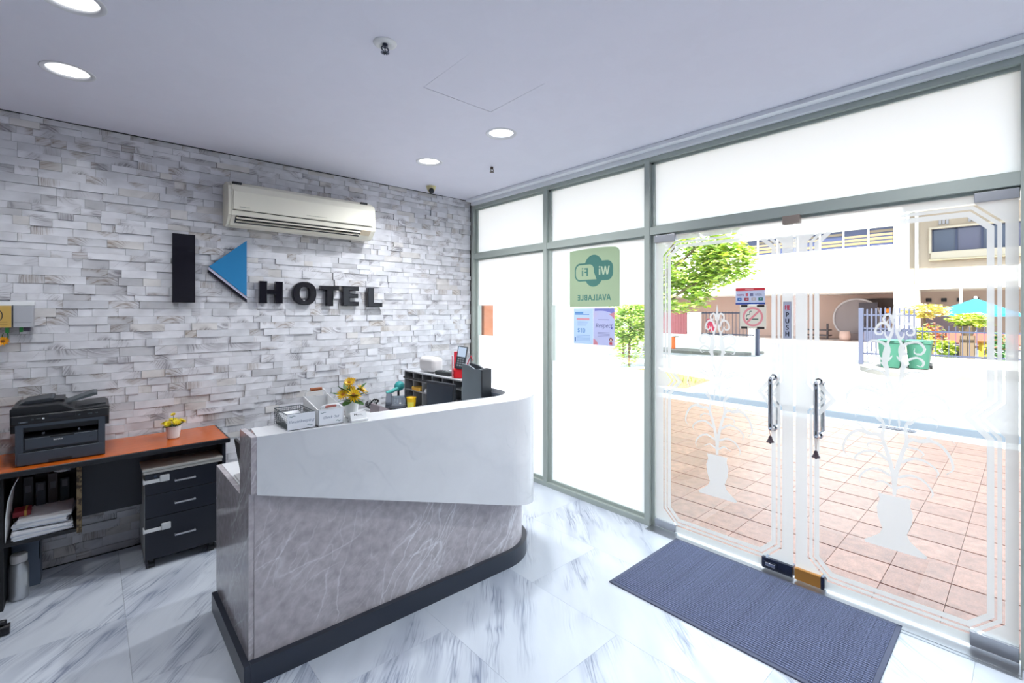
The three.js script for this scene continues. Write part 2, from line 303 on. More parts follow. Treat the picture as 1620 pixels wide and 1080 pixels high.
// fixed panes with frosted film
const pane = (z0, z1, y0, y1, films) => {
  const g = structGroup('window', [0.05, y0, z0]); g.name = numbered('window_' + (++pane.n)); used.window = undefined;
  obj('glass_pane', glassSheet(z0, z1, y0, y1), M.glass, g);
  for (const [a, b, c, d] of films) obj('frosted_film', sheetZY(rectPts(a, b, c, d), 0.0445), M.film, g);
};
pane.n = 0;
pane(0.04, 1.065, 0.05, 2.16, [[0.045, 1.06, 1.66, 2.16], [0.045, 1.06, 0.055, 1.342]]);
pane(0.04, 1.065, 2.22, GT + 0.01, [[0.045, 1.06, 2.222, GT + 0.008]]);
pane(1.135, 2.125, 0.05, 2.16, [[1.14, 2.122, 1.652, 2.16], [1.14, 2.122, 0.055, 1.15]]);
pane(1.135, 2.125, 2.22, GT + 0.01, [[1.14, 2.122, 2.222, GT + 0.008]]);
pane(2.185, 4.035, 2.222, GT + 0.01, [[2.187, 4.032, 2.224, GT + 0.008]]);
pane(4.095, 5.105, 0.05, 2.16, [[4.1, 5.102, 0.055, 2.158]]); pane(4.095, 5.105, 2.22, GT + 0.01, [[4.1, 5.102, 2.222, GT + 0.008]]);
pane(5.165, 6.065, 0.05, 2.16, [[5.17, 6.062, 0.055, 2.158]]); pane(5.165, 6.065, 2.22, GT + 0.01, [[5.17, 6.062, 2.222, GT + 0.008]]);

// ---------------------------------------------------------------- glass doors with etched film
const CH = { y: 1.097, h: 0.1, d: 0.085, c: 0.066 };
function doorOutline(zL, zR, o) {
  const a = zL - o, b = zR + o, y0 = 0.12 - o, y1 = 2.05 + o, c = CH.c + 0.586 * o, d = CH.d - 0.31 * o, h = CH.h * d / CH.d, y = CH.y;
  return [[a + c, y0], [b - c, y0], [b, y0 + c], [b, y - h], [b - d, y], [b, y + h], [b, y1 - c], [b - c, y1], [a + c, y1], [a, y1 - c], [a, y + h], [a + d, y], [a, y - h], [a, y0 + c]];
}
const ETCH = [
  [[[-0.004, 1.09], [-0.001, 1.181], [-0.025, 1.242], [-0.032, 1.288], [-0.043, 1.352], [-0.04, 1.39], [-0.021, 1.455], [-0.006, 1.52], [-0.001, 1.6]], 0.02, 0.008],
  [[[-0.006, 1.54], [-0.021, 1.584], [-0.04, 1.575], [-0.045, 1.552], [-0.032, 1.543], [-0.025, 1.557]], 0.011, 0.007], [[[-0.018, 1.5], [-0.03, 1.53], [-0.055, 1.537], [-0.077, 1.509], [-0.077, 1.483], [-0.058, 1.477], [-0.049, 1.49], [-0.055, 1.5]], 0.014, 0.006],
  [[[-0.028, 1.385], [-0.036, 1.42], [-0.058, 1.437], [-0.096, 1.441], [-0.119, 1.408], [-0.103, 1.381], [-0.08, 1.388], [-0.081, 1.41]], 0.016, 0.006], [[[-0.03, 1.3], [-0.04, 1.335], [-0.058, 1.351], [-0.092, 1.363], [-0.115, 1.342], [-0.107, 1.319], [-0.088, 1.325]], 0.016, 0.006],
  [[[-0.001, 1.57], [0.0, 1.61], [0.0, 1.645]], 0.018, 0.003], [[[-0.03, 1.36], [-0.022, 1.4], [-0.028, 1.44]], 0.02, 0.004], [[[-0.045, 1.33], [-0.02, 1.35], [-0.008, 1.37]], 0.014, 0.004], [[[-0.02, 1.45], [-0.036, 1.47], [-0.04, 1.5]], 0.012, 0.003],
  [[[-0.03, 1.265], [-0.06, 1.285], [-0.1, 1.29], [-0.13, 1.275]], 0.012, 0.004],
  [[[-0.008, 1.09], [-0.03, 1.125], [-0.058, 1.155], [-0.111, 1.181], [-0.166, 1.179], [-0.202, 1.145], [-0.206, 1.096], [-0.185, 1.075]], 0.022, 0.008], [[[-0.1, 1.178], [-0.14, 1.2], [-0.17, 1.195]], 0.012, 0.003], [[[-0.04, 1.14], [-0.06, 1.18], [-0.075, 1.19]], 0.014, 0.003],
  [[[-0.003, 1.181], [-0.014, 1.105], [-0.021, 0.993]], 0.018, 0.012], [[[-0.07, 1.06], [-0.045, 1.0], [-0.05, 0.932], [-0.03, 0.86], [-0.008, 0.757], [-0.004, 0.64]], 0.012, 0.022], [[[-0.06, 1.02], [-0.1, 1.06], [-0.14, 1.07], [-0.17, 1.05], [-0.165, 1.02]], 0.012, 0.005],
  [[[-0.05, 0.93], [-0.07, 0.945], [-0.103, 0.941], [-0.158, 0.949], [-0.206, 0.901], [-0.222, 0.829], [-0.2, 0.8]], 0.02, 0.008], [[[-0.03, 0.82], [-0.08, 0.85], [-0.13, 0.84], [-0.17, 0.8], [-0.16, 0.77]], 0.016, 0.005], [[[-0.12, 0.945], [-0.15, 0.985], [-0.2, 0.99], [-0.235, 0.95]], 0.012, 0.004],
  [[[-0.04, 1.33], [-0.028, 1.37], [-0.03, 1.41]], 0.024, 0.006], [[[-0.03, 1.29], [-0.045, 1.32], [-0.06, 1.33]], 0.02, 0.004], [[[-0.02, 1.46], [-0.008, 1.49], [-0.004, 1.53]], 0.014, 0.004], [[[-0.012, 1.15], [-0.03, 1.2], [-0.035, 1.24]], 0.014, 0.005],
  [[[-0.07, 1.185], [-0.11, 1.2], [-0.15, 1.19], [-0.19, 1.16]], 0.01, 0.018], [[[-0.09, 0.942], [-0.14, 0.955], [-0.18, 0.935]], 0.01, 0.016], [[[-0.05, 1.08], [-0.085, 1.1], [-0.11, 1.085], [-0.105, 1.06]], 0.01, 0.004], [[[-0.05, 0.9], [-0.09, 0.9], [-0.115, 0.88], [-0.105, 0.86]], 0.01, 0.004],
  [[[-0.02, 0.74], [-0.07, 0.76], [-0.12, 0.74], [-0.15, 0.69], [-0.14, 0.66]], 0.014, 0.005], [[[-0.01, 0.68], [-0.05, 0.7], [-0.09, 0.68]], 0.012, 0.004],
];
function etchedTree(zc) {                                             // the strokes united into one cut film: runs of 1.2 mm rows
  const px = 1 / 0.0012, W = 460, H = 940, y0 = 0.62, c = document.createElement('canvas'); c.width = W; c.height = H; const g = c.getContext('2d'); g.fillStyle = '#fff';
  for (const [p, w0, w1] of ETCH) {
    const k = new THREE.CatmullRomCurve3(p.map(([z, y]) => V3(z, y, 0))), n = p.length * 30;
    for (let i = 0; i <= n; i++) { const t = i / n, q = k.getPoint(t), r = mix(w0, w1, t) / 2 * Math.min(1, 0.3 + 3 * (1 - t)) * px; for (const s of [1, -1]) { g.beginPath(); g.arc(W / 2 + s * q.x * px, H - (q.y - y0) * px, r, 0, 7); g.fill(); } }
  }
  const d = g.getImageData(0, 0, W, H).data, pos = [];
  for (let r = 0; r < H; r += 2) { let s = -1; for (let x = 0; x <= W; x++) { const on = x < W && d[(r * W + x) * 4 + 3] > 110; if (on && s < 0) s = x; if (!on && s >= 0) { const a = zc + (s - W / 2) / px, b = zc + (x - W / 2) / px, t = y0 + (H - r) / px, u = t - 2 / px; pos.push(0, u, a, 0, u, b, 0, t, b, 0, u, a, 0, t, b, 0, t, a); s = -1; } } }
  const o = new THREE.BufferGeometry(); o.setAttribute('position', new THREE.Float32BufferAttribute(pos, 3)); o.computeVertexNormals(); return [metric(o)];
}
const etchedVase = (zc) => { const h = [[0.068, 0.634], [0.062, 0.6], [0.074, 0.56], [0.07, 0.51], [0.05, 0.45], [0.062, 0.42], [0.09, 0.395], [0.13, 0.365], [0.122, 0.352]]; return sheetZY([...h.map(([z, y]) => [zc + z, y]), ...h.reverse().map(([z, y]) => [zc - z, y])], 0); };
function door(n, z0, z1, pL, pR, hz) {
  const g = structGroup('door_' + n, [0.04, 0.012, z0]);
  obj('glass_pane', B(0.034, 0.046, 0.012, 2.158, z0, z1, 0.001, 1), M.glass, g);
  const at = (q) => q.map((k) => k.translate(0.0325, 0, 0)), edge = rectPts(z0 + 0.002, z1 - 0.002, 0.014, 2.156);
  obj('frosted_film', sheetZY(edge, 0.0325, [doorOutline(pL, pR, 0.06)]), M.filmDoor, g);
  obj('frosted_film', sheetZY(doorOutline(pL, pR, 0.05), 0.0325, [doorOutline(pL, pR, 0.034)]), M.filmDoor, g);
  obj('frosted_film', sheetZY(doorOutline(pL, pR, 0.025), 0.0325, [doorOutline(pL, pR, 0)]), M.filmDoor, g);
  obj('etched_vine', at(etchedTree((pL + pR) / 2)), M.filmDoor, g);
  obj('etched_vase', at([etchedVase((pL + pR) / 2)]), M.filmDoor, g);
  // two back-to-back pull bars bolted through the glass
  const y0 = 0.885, y1 = 1.195;
  for (const [x, sx] of [[-0.028, -1], [0.1, 1]]) {
    const h = obj('pull_handle', [tube([[0.04, y1, hz], [x * 0.6 + 0.016, y1, hz], [x, y1 - 0.006, hz], [x, y1 - 0.04, hz]], 0.0135, 16), rod([x, y0 + 0.035, hz], [x, y1 - 0.035, hz], 0.0135, 16), tube([[0.04, y0, hz], [x * 0.6 + 0.016, y0, hz], [x, y0 + 0.006, hz], [x, y0 + 0.04, hz]], 0.0135, 16)], M.chrome, g);
    obj('mounting_rose', [rod([0.04, y1, hz], [0.04 + sx * 0.014, y1, hz], 0.019, 20), rod([0.04, y0, hz], [0.04 + sx * 0.014, y0, hz], 0.019, 20)], M.chrome, h);
  }
  return g;
}
const d1 = door(1, 2.196, 3.113, 2.318, 2.99, 3.005), d2 = door(2, 3.121, 4.026, 3.245, 3.922, 3.245);
const fitting = (g, z0, z1, y0, y1, m) => obj('patch_fitting', B(0.018, 0.062, y0, y1, z0, z1, 0.003, 2), m, g);
fitting(d1, 2.192, 2.357, 2.105, 2.158, M.steel); fitting(d1, 2.196, 2.357, 0.014, 0.07, M.steel); fitting(d2, 3.88, 4.028, 2.112, 2.158, M.steel); fitting(d2, 3.865, 4.026, 0.014, 0.082, M.steel);
{
  const lk = obj('floor_lock', [B(0.012, 0.066, 0.014, 0.08, 2.94, 3.112, 0.004, 2), B(0.006, 0.014, 0.03, 0.062, 2.955, 3.03, 0.003, 2)], M.darkChrome, d1);
  obj('lock_plate', B(0.0, 0.007, 0.036, 0.056, 2.965, 3.02, 0.003, 2), M.chrome, lk);
  const c2 = obj('floor_lock', B(0.012, 0.066, 0.014, 0.082, 3.122, 3.262, 0.004, 2), mat(lin(0xc98f45), 0.35, 0.4), d2);
  obj('end_cap', B(0.01, 0.067, 0.012, 0.084, 3.256, 3.274, 0.003, 2), M.darkChrome, c2);
}
tag(obj('door_stop', B(-0.004, 0.031, 2.118, 2.168, 3.062, 3.155, 0.003, 2), mat(lin(0xa89a90), 0.4, 0.5)), 'small grey metal strike plate under the transom where the two glass doors meet', 'strike plate');

// ================================================================ RECEPTION COUNTER
function roundedPath(a, corner, end, r, n = 22) {                     // (x, z) line, rounded corner, line; with running length
  const A = new THREE.Vector2(...a), C = new THREE.Vector2(...corner), E = new THREE.Vector2(...end), u = A.clone().sub(C).normalize(), w = E.clone().sub(C).normalize();
  const half = Math.acos(clamp(u.dot(w), -1, 1)) / 2, t = r / Math.tan(half), P = C.clone().addScaledVector(u, t), Q = C.clone().addScaledVector(w, t);
  const O = C.clone().addScaledVector(u.clone().add(w).normalize(), r / Math.sin(half)), pts = [];
  for (let i = 0; i <= 14; i++) pts.push(A.clone().lerp(P, i / 14));
  let a0 = Math.atan2(P.y - O.y, P.x - O.x), a1 = Math.atan2(Q.y - O.y, Q.x - O.x); if (a1 - a0 > PI) a1 -= 2 * PI; if (a0 - a1 > PI) a1 += 2 * PI;
  for (let i = 1; i <= n; i++) { const b = mix(a0, a1, i / n); pts.push(new THREE.Vector2(O.x + r * Math.cos(b), O.y + r * Math.sin(b))); }
  for (let i = 1; i <= 8; i++) pts.push(Q.clone().lerp(E, i / 8));
  let s = 0; return pts.map((p, i) => { if (i) s += p.distanceTo(pts[i - 1]); const q = pts[Math.min(i + 1, pts.length - 1)].clone().sub(pts[Math.max(i - 1, 0)]).normalize(); return { x: p.x, z: p.y, nx: -q.y, nz: q.x, s }; });
}
function band(path, thick, yb, yt) {                                  // upright slab that follows a path; thickness to the inside
  const pos = [], uv = [], add = (p, t) => { pos.push(...p); uv.push(...t); }, quad = (a, b, c, d, ua, ub, uc, ud) => { add(a, ua); add(b, ub); add(c, uc); add(a, ua); add(c, uc); add(d, ud); };
  const O = (p, y) => [p.x, y, p.z], I = (p, y) => [p.x - p.nx * thick, y, p.z - p.nz * thick];
  for (let i = 0; i + 1 < path.length; i++) {
    const p = path[i], q = path[i + 1], b0 = yb(p.s, p), b1 = yb(q.s, q), t0 = yt(p.s, p), t1 = yt(q.s, q);
    quad(O(p, b0), O(q, b1), O(q, t1), O(p, t0), [p.s, b0], [q.s, b1], [q.s, t1], [p.s, t0]);
    quad(I(q, b1), I(p, b0), I(p, t0), I(q, t1), [q.s, b1 + 1.3], [p.s, b0 + 1.3], [p.s, t0 + 1.3], [q.s, t1 + 1.3]);
    quad(O(p, t0), O(q, t1), I(q, t1), I(p, t0), [p.s, 1.3], [q.s, 1.3], [q.s, 1.3 + thick], [p.s, 1.3 + thick]);
    quad(I(p, b0), I(q, b1), O(q, b1), O(p, b0), [p.s, 1.6], [q.s, 1.6], [q.s, 1.6 + thick], [p.s, 1.6 + thick]);
  }
  for (const [p, f] of [[path[0], 1], [path[path.length - 1], -1]]) {
    const b = yb(p.s, p), t = yt(p.s, p), q = [I(p, b), O(p, b), O(p, t), I(p, t)]; if (f < 0) q.reverse();
    quad(...q, [0, b], [thick, b], [thick, t], [0, t]);
  }
  const g = new THREE.BufferGeometry(); g.setAttribute('position', new THREE.Float32BufferAttribute(pos, 3)); g.setAttribute('uv', new THREE.Float32BufferAttribute(uv, 2)); g.computeVertexNormals(); return g;
}
const TOP = 1.065, DESK = 0.77;
{
  const c = thing('reception_counter', 'curved white marble reception counter over a slanting grey stone base with black plinth', 'counter', [-1.7, 0, 1.3]);
  const white = roundedPath([-2.56, 1.858], [-0.83, 2.035], [-0.83, 1.278], 0.37), gp = roundedPath([-2.56, 1.816], [-0.845, 1.868], [-0.845, 0.26], 0.3), pl = roundedPath([-2.58, 1.846], [-0.815, 1.897], [-0.815, 0.26], 0.32);
  const lower = (s, p) => p.z > 1.7 ? mix(0.823, 0.36, clamp((p.x + 2.58) / 1.66)) : 0.36;
  obj('plinth', band(pl, 0.06, () => 0, () => 0.098), M.kick, c);
  obj('front_panel', band(gp, 0.035, () => 0.097, (s, p) => p.z < 1.28 ? DESK - 0.031 : lower(s, p) + 0.006), M.grey, c);
  obj('upper_panel', band(white, 0.185, lower, () => TOP), M.whiteStone, c);
  obj('end_panel', slabZY([[1.12, 0.097], [1.812, 0.097], [1.815, 0.818], [1.857, 0.824], [1.857, TOP], [1.658, TOP], [1.658, DESK], [1.12, DESK]], -2.582, -2.559), M.greyGloss, c);
  obj('end_plinth', B(-2.606, -2.579, 0, 0.098, 1.13, 1.846, 0.003, 1), M.kick, c);
  const inner = roundedPath([-2.558, 1.668], [-1.021, 1.826], [-1.021, 1.279], 0.19);
  obj('worktop', slabXZ([[-2.557, 1.12], [-2.557, 1.668], [-1.95, 1.725], [-1.35, 1.785], [-1.02, 1.6], [-1.02, 1.276], [-0.85, 1.276], [-0.85, 0.262], [-1.5, 0.262], [-1.5, 1.12]], DESK - 0.03, DESK), M.whiteStone, c);
  obj('inner_lining', band(inner.map((p) => ({ ...p, x: p.x - p.nx * 0.004, z: p.z - p.nz * 0.004 })), 0.006, () => DESK + 0.001, () => TOP - 0.025), mat(lin(0x7d8590), 0.5), c);
  const sup = mat(lin(0x5a5654), 0.5);
  obj('support_panel', B(-1.5, -1.475, 0.0, DESK - 0.03, 0.286, 0.9), sup, c); obj('support_panel', B(-1.5, -1.0, 0, DESK - 0.03, 0.264, 0.285), sup, c);
}

// ---------------------------------------------------------------- on the counter ledge
const along = (x) => 1.858 + (x + 2.56) * 0.1023;                     // front edge of the ledge at x
const faceCard = (draw, w = 256, h = 160) => mat(0xffffff, 0.75, 0, { map: printed(w, h, draw) });
function uvQuad(w, h) { return new THREE.PlaneGeometry(w, h); }
function print(name, w, h, m, parent, [x, y, z], ry = 0, rx = 0, d = 0.0012) {   // thin printed card, its print on the front face
  const g = new THREE.BoxGeometry(w, h, d), uv = g.attributes.uv;
  g.rotateX(rx); g.rotateY(ry); g.translate(x, y, z);
  const b = baseOf.get(parent); const q = g.toNonIndexed(); if (b) q.translate(-b.x, -b.y, -b.z);
  const o = new THREE.Mesh(q, m); o.name = parent ? name : numbered(name); o.castShadow = o.receiveShadow = true; (parent ?? scene).add(o); if (b) baseOf.set(o, b); return o;
}
const flourish = (g, w, h, word) => {
  g.fillStyle = '#eef0f5'; g.fillRect(0, 0, w, h); g.strokeStyle = '#7f8d92'; g.lineWidth = 2;
  g.fillStyle = '#5d6884'; g.font = 'italic ' + Math.round(h * 0.22) + 'px serif'; g.textAlign = 'center'; g.fillText(word, w * 0.5, h * 0.58);
  for (const [cx, cy, s] of [[0.1, 0.16, 1], [0.9, 0.82, -1]]) for (let i = 0; i < 7; i++) { const a = i * 0.5 * s; g.beginPath(); g.ellipse(w * cx + i * 7 * s, h * cy + Math.sin(i) * 6, 7, 3, a, 0, 2 * PI); g.fillStyle = i % 2 ? '#8fa39a' : '#6e8290'; g.fill(); }
};
{
  const x0 = -2.436, x1 = -2.316, z1 = 1.846, z0 = 1.648, y0 = TOP + 0.001, y1 = TOP + 0.073;
  const b = thing('wire_basket', 'dark grey mesh basket with a white front card at the left end of the counter', 'basket', [-2.376, TOP, 1.75]);
  const m = mat(lin(0x636b6e), 0.5, 0.4), wires = [], bars = [];
  for (let i = 0; i <= 14; i++) { const t = i / 14, z = mix(z0, z1, t); for (const [xa, xb] of [[x0 + 0.008, x0], [x1 - 0.008, x1]]) wires.push(rod([xa, y0, z], [xb, y1, z], 0.0009, 4)); const x = mix(x0, x1, t); wires.push(rod([x, y0, z0 + 0.006], [x, y1, z0], 0.0009, 4), rod([x, y0 + 0.001, z0], [x, y0 + 0.001, z1], 0.0008, 4)); }
  for (let j = 1; j < 8; j++) { const y = mix(y0, y1, j / 8); wires.push(rod([x0 + 0.004, y, z0], [x0 + 0.004, y, z1], 0.0008, 4), rod([x1 - 0.004, y, z0], [x1 - 0.004, y, z1], 0.0008, 4), rod([x0, y, z0 + 0.003], [x1, y, z0 + 0.003], 0.0008, 4)); }
  obj('mesh', [...wires, B(x0 + 0.006, x1 - 0.006, y0, y0 + 0.002, z0 + 0.004, z1 - 0.002)], m, b);
  for (const q of [[[x0, y1, z0], [x0, y1, z1]], [[x1, y1, z0], [x1, y1, z1]], [[x0, y1, z0], [x1, y1, z0]], [[x0, y1, z1], [x1, y1, z1]], [[x0 + 0.004, y0 + 0.001, z1], [x1 - 0.004, y0 + 0.001, z1]]]) bars.push(rod(...q, 0.0024, 6));
  obj('rim', bars, m, b);
  print('front_card', 0.12, 0.07, faceCard((g, w, h) => flourish(g, w, h, 'Housekeeping')), b, [-2.376, y0 + 0.0375, z1 + 0.004], -0.02);
  print('leaflet', 0.09, 0.16, M.paper, b, [-2.375, y0 + 0.03, 1.74], 0, -PI / 2 + 0.25);
}
{
  const x0 = -2.306, x1 = -2.186, z1 = 1.857, z0 = 1.655, y0 = TOP + 0.001;
  const b = thing('white_tray', 'white carry basket with wooden grips and a white printed card on its front', 'basket', [-2.246, TOP, 1.755]);
  const side = (x) => slabZY([[z0, y0], [z1, y0], [z1, y0 + 0.075], [z0, y0 + 0.115]], x, x + 0.004);
  obj('body', [B(x0, x1, y0, y0 + 0.005, z0, z1), side(x0), side(x1 - 0.004), B(x0, x1, y0, y0 + 0.11, z0, z0 + 0.005, 0.002), B(x0, x1, y0, y0 + 0.078, z1 - 0.005, z1, 0.002)], M.plasticWhite, b);
  obj('rear_hoop', tube([[x0 + 0.012, y0 + 0.1, z0], [x0 + 0.014, y0 + 0.132, z0], [x0 + 0.04, y0 + 0.142, z0], [x1 - 0.04, y0 + 0.142, z0], [x1 - 0.014, y0 + 0.132, z0], [x1 - 0.012, y0 + 0.1, z0]], 0.004, 30), M.plasticWhite, b);
  obj('wooden_grip', rod([x0 + 0.034, y0 + 0.142, z0], [x1 - 0.03, y0 + 0.142, z0], 0.0085, 14), mat(lin(0xa05a32), 0.45), b);
  obj('front_hoop', tube([[x0 + 0.012, y0 + 0.07, z1 - 0.004], [x0 + 0.02, y0 + 0.088, z1 - 0.004], [x1 - 0.02, y0 + 0.088, z1 - 0.004], [x1 - 0.012, y0 + 0.07, z1 - 0.004]], 0.004, 26), M.plasticWhite, b);
  obj('wooden_grip', rod([x0 + 0.036, y0 + 0.088, z1 - 0.004], [x1 - 0.034, y0 + 0.088, z1 - 0.004], 0.0065, 12), mat(lin(0xb0655a), 0.45), b);
  print('front_card', 0.112, 0.068, faceCard((g, w, h) => flourish(g, w, h, 'Check Out')), b, [-2.246, y0 + 0.038, z1 + 0.002]);
}
function petalFlower(cx, cy, cz, r, tiltX, tiltZ, n = 13) {           // petals, disc
  const P = [], D = ball(0, 0.006, 0, r * 0.36, 0.45, 12);
  for (let k = 0; k < 2; k++) for (let i = 0; i < n; i++) {
    const s = new THREE.Shape(); s.moveTo(0, r * 0.2); s.quadraticCurveTo(r * 0.2, r * 0.65, 0, r); s.quadraticCurveTo(-r * 0.2, r * 0.65, 0, r * 0.2);
    const g = new THREE.ExtrudeGeometry(s, { depth: 0.0012, bevelEnabled: false, curveSegments: 4 }); g.rotateX(-PI / 2 + 0.28 + k * 0.25); g.rotateY(i / n * 2 * PI + k * 0.24); g.translate(0, k * 0.003, 0); P.push(clean(g));
  }
  const place = (g) => { g.rotateX(tiltX); g.rotateZ(tiltZ); g.translate(cx, cy, cz); return g; };
  return [place(join(P)), place(clean(D))];
}
function leafBlade(x, y, z, len, dir, up, wide = 0.35) {
  const s = new THREE.Shape(); s.moveTo(0, 0); s.quadraticCurveTo(len * wide, len * 0.4, 0, len); s.quadraticCurveTo(-len * wide, len * 0.4, 0, 0);
  const g = new THREE.ExtrudeGeometry(s, { depth: 0.0012, bevelEnabled: false, curveSegments: 5 }); g.rotateX(PI / 2 - up); g.rotateY(dir); g.translate(x, y, z); return clean(g);
}
{
  const [x, z] = [-2.108, 1.765], y = TOP;
  const p = thing('flower_pot', 'white pot of yellow sunflowers with green leaves standing on the counter ledge', 'flower pot', [x, y, z]);
  obj('pot', lathe([[0, 0.001], [0.026, 0.001], [0.029, 0.006], [0.036, 0.086], [0.0335, 0.087], [0.031, 0.075], [0, 0.072]], x, y, z), M.plasticWhite, p);
  const fl = [[-0.008, 0.112, 0.04, 0.042, 0.95, 0.1], [0.042, 0.13, 0.014, 0.036, 0.35, -0.75], [-0.044, 0.118, 0.012, 0.035, 0.5, 0.8], [-0.012, 0.172, 0.004, 0.03, 0.55, 0.35], [0.004, 0.18, -0.012, 0.026, -0.2, -0.3], [0.012, 0.128, -0.034, 0.03, -0.7, -0.2]];
  for (const [a, b, c, r, t, u] of fl) { const [pp, dd] = petalFlower(x + a, y + b, z + c, r, t, u); const f = obj('flower', pp, M.yellow, p); obj('flower_disc', dd, mat(lin(0xa8620f), 0.8), f); }
  obj('stem', fl.map(([a, b, c]) => rod([x + a * 0.2, y + 0.07, z + c * 0.2], [x + a, y + b, z + c], 0.0018, 5)), M.leafDark, p);
  for (let i = 0; i < 11; i++) { const a = i / 11 * 2 * PI + 0.3; obj('leaf', leafBlade(x + Math.sin(a) * 0.012, y + 0.092 + (i % 3) * 0.016, z + Math.cos(a) * 0.012, rr(0.07, 0.095), a, [-0.25, 0.25, 0.6][i % 3], 0.55), M.leafDark, p); }
}
{
  const cx = -2.118, z = 1.868, y0 = TOP + 0.001;
  const h = thing('card_holder', 'small white name card holder beside the sunflower pot on the counter edge', 'card holder', [cx, TOP, z]);
  obj('stand', [slabZY([[z - 0.02, y0], [z + 0.02, y0], [z + 0.022, y0 + 0.01], [z + 0.004, y0 + 0.012], [z - 0.004, y0 + 0.036], [z - 0.02, y0 + 0.036]], cx - 0.042, cx + 0.042)], M.plasticWhite, h);
  print('name_card', 0.08, 0.036, faceCard((g, w, hh) => { g.fillStyle = '#f3f3f4'; g.fillRect(0, 0, w, hh); g.fillStyle = '#15161c'; g.fillRect(60, 34, 9, 46); g.beginPath(); g.moveTo(76, 58); g.lineTo(98, 36); g.lineTo(98, 80); g.fill(); g.fillStyle = '#50535e'; g.font = 'bold 26px sans-serif'; g.fillText('HOTEL', 106, 78); g.fillRect(106, 94, 96, 4); }), h, [cx, y0 + 0.028, z + 0.004], 0, -0.35);
}
{
  const b = thing('table_stand', 'black slanted tablet on a white base at the low left end of the counter worktop', 'tablet', [-2.5, DESK, 1.47]);
  obj('base', B(-2.55, -2.4, DESK, DESK + 0.012, 1.38, 1.6, 0.005), M.plasticWhite, b);
  obj('screen', rot(B(-2.52, -2.505, DESK + 0.012, DESK + 0.19, 1.36, 1.62, 0.005), 'Z', 0.16, [-2.51, DESK + 0.012, 1.5]), M.black, b);
  obj('rear_strut', rot(B(-2.485, -2.478, DESK + 0.012, DESK + 0.12, 1.47, 1.51, 0.002), 'Z', -0.1, [-2.48, DESK + 0.012, 1.5]), M.plasticWhite, b);
}

// ---------------------------------------------------------------- behind the ledge: organiser, screens, telephone, small things
const OX0 = -1.03, OX1 = -0.872, OZ0 = 0.36, OZ1 = 1.262, OY = 1.083;
{
  const o = thing('pigeonhole_organiser', 'long grey pigeonhole organiser with dark slots on the worktop behind the counter', 'organiser', [-0.95, DESK, 0.8]);
  const m = mat(lin(0x9a9ca0), 0.5), t = 0.012;
  obj('top_board', B(OX0, OX1, OY - t, OY, OZ0, OZ1, 0.002, 1), mat(lin(0xb9bbbf), 0.45), o);
  obj('base_board', B(OX0, OX1, DESK, DESK + t, OZ0, OZ1, 0.002, 1), m, o);
  obj('back_board', B(OX1 - 0.008, OX1, DESK + t, OY - t, OZ0, OZ1), mat(lin(0x33353b), 0.8), o);
  for (const y of [0.915, 1.005]) obj('shelf', B(OX0, OX1 - 0.008, y, y + 0.01, OZ0 + t, OZ1 - t), m, o);
  for (let i = 0; i <= 6; i++) { const z = mix(OZ0, OZ1 - t, i / 6); obj('divider', B(OX0, OX1 - 0.008, DESK + t, OY - t, z, z + t * 0.8), m, o); }
  for (const z of [0.39, 0.54, 0.69]) { tag(obj('letter_tray', [rot(B(OX0 - 0.03, OX0 + 0.1, 1.017, 1.03, z, z + 0.11, 0.003), 'Z', -0.12, [OX0, 1.02, z])], M.blackMat), ['black plastic tray in the leftmost top slot of the organiser', 'black plastic tray in the second top slot of the organiser', 'black plastic tray in the third top slot of the organiser'][[0.39, 0.54, 0.69].indexOf(z)], 'tray', 'black trays in the organiser'); }
  tag(obj('sponge', B(-1.04, -0.96, 0.9255, 0.955, 0.5, 0.63, 0.008), mat(lin(0xd9ac4a), 0.9)), 'mustard yellow folded cloth on the middle shelf of the grey organiser', 'cloth');
  tag(obj('paper_stack', [B(-1.025, -0.9, 0.9252, 0.94, 0.68, 0.8), B(-1.02, -0.895, 0.9405, 0.952, 0.685, 0.795)], M.paper), 'short stack of white paper on the middle shelf of the organiser', 'paper stack');
}
{
  const s = thing('rounded_box', 'white rounded box standing on top of the grey organiser', 'box', [-0.945, OY, 0.66]);
  obj('body', B(-1.0, -0.89, OY + 0.008, OY + 0.132, 0.545, 0.775, 0.035, 5), mat(lin(0xdfdcdc), 0.5), s);
  obj('foot', cyl(-0.945, OY, 0.66, 0.04, 0.045, 0.012), M.plasticWhite, s);
}
{
  const t = thing('card_reader', 'flat black card reader lying on the organiser beside the red stand', 'card reader', [-0.965, OY, 0.89]);
  obj('body', rot(B(-0.995, -0.93, OY + 0.001, OY + 0.032, 0.8, 0.985, 0.012, 3), 'Y', 0.12, [-0.96, OY, 0.89]), mat(lin(0x2f3436), 0.4), t);
  obj('screen', rot(B(-0.985, -0.94, OY + 0.031, OY + 0.034, 0.9, 0.96, 0.001), 'Y', 0.12, [-0.96, OY, 0.89]), mat(lin(0x55625f), 0.2), t);
  obj('keypad', rot(B(-0.985, -0.94, OY + 0.031, OY + 0.035, 0.815, 0.885, 0.001), 'Y', 0.12, [-0.96, OY, 0.89]), M.blackMat, t);
}
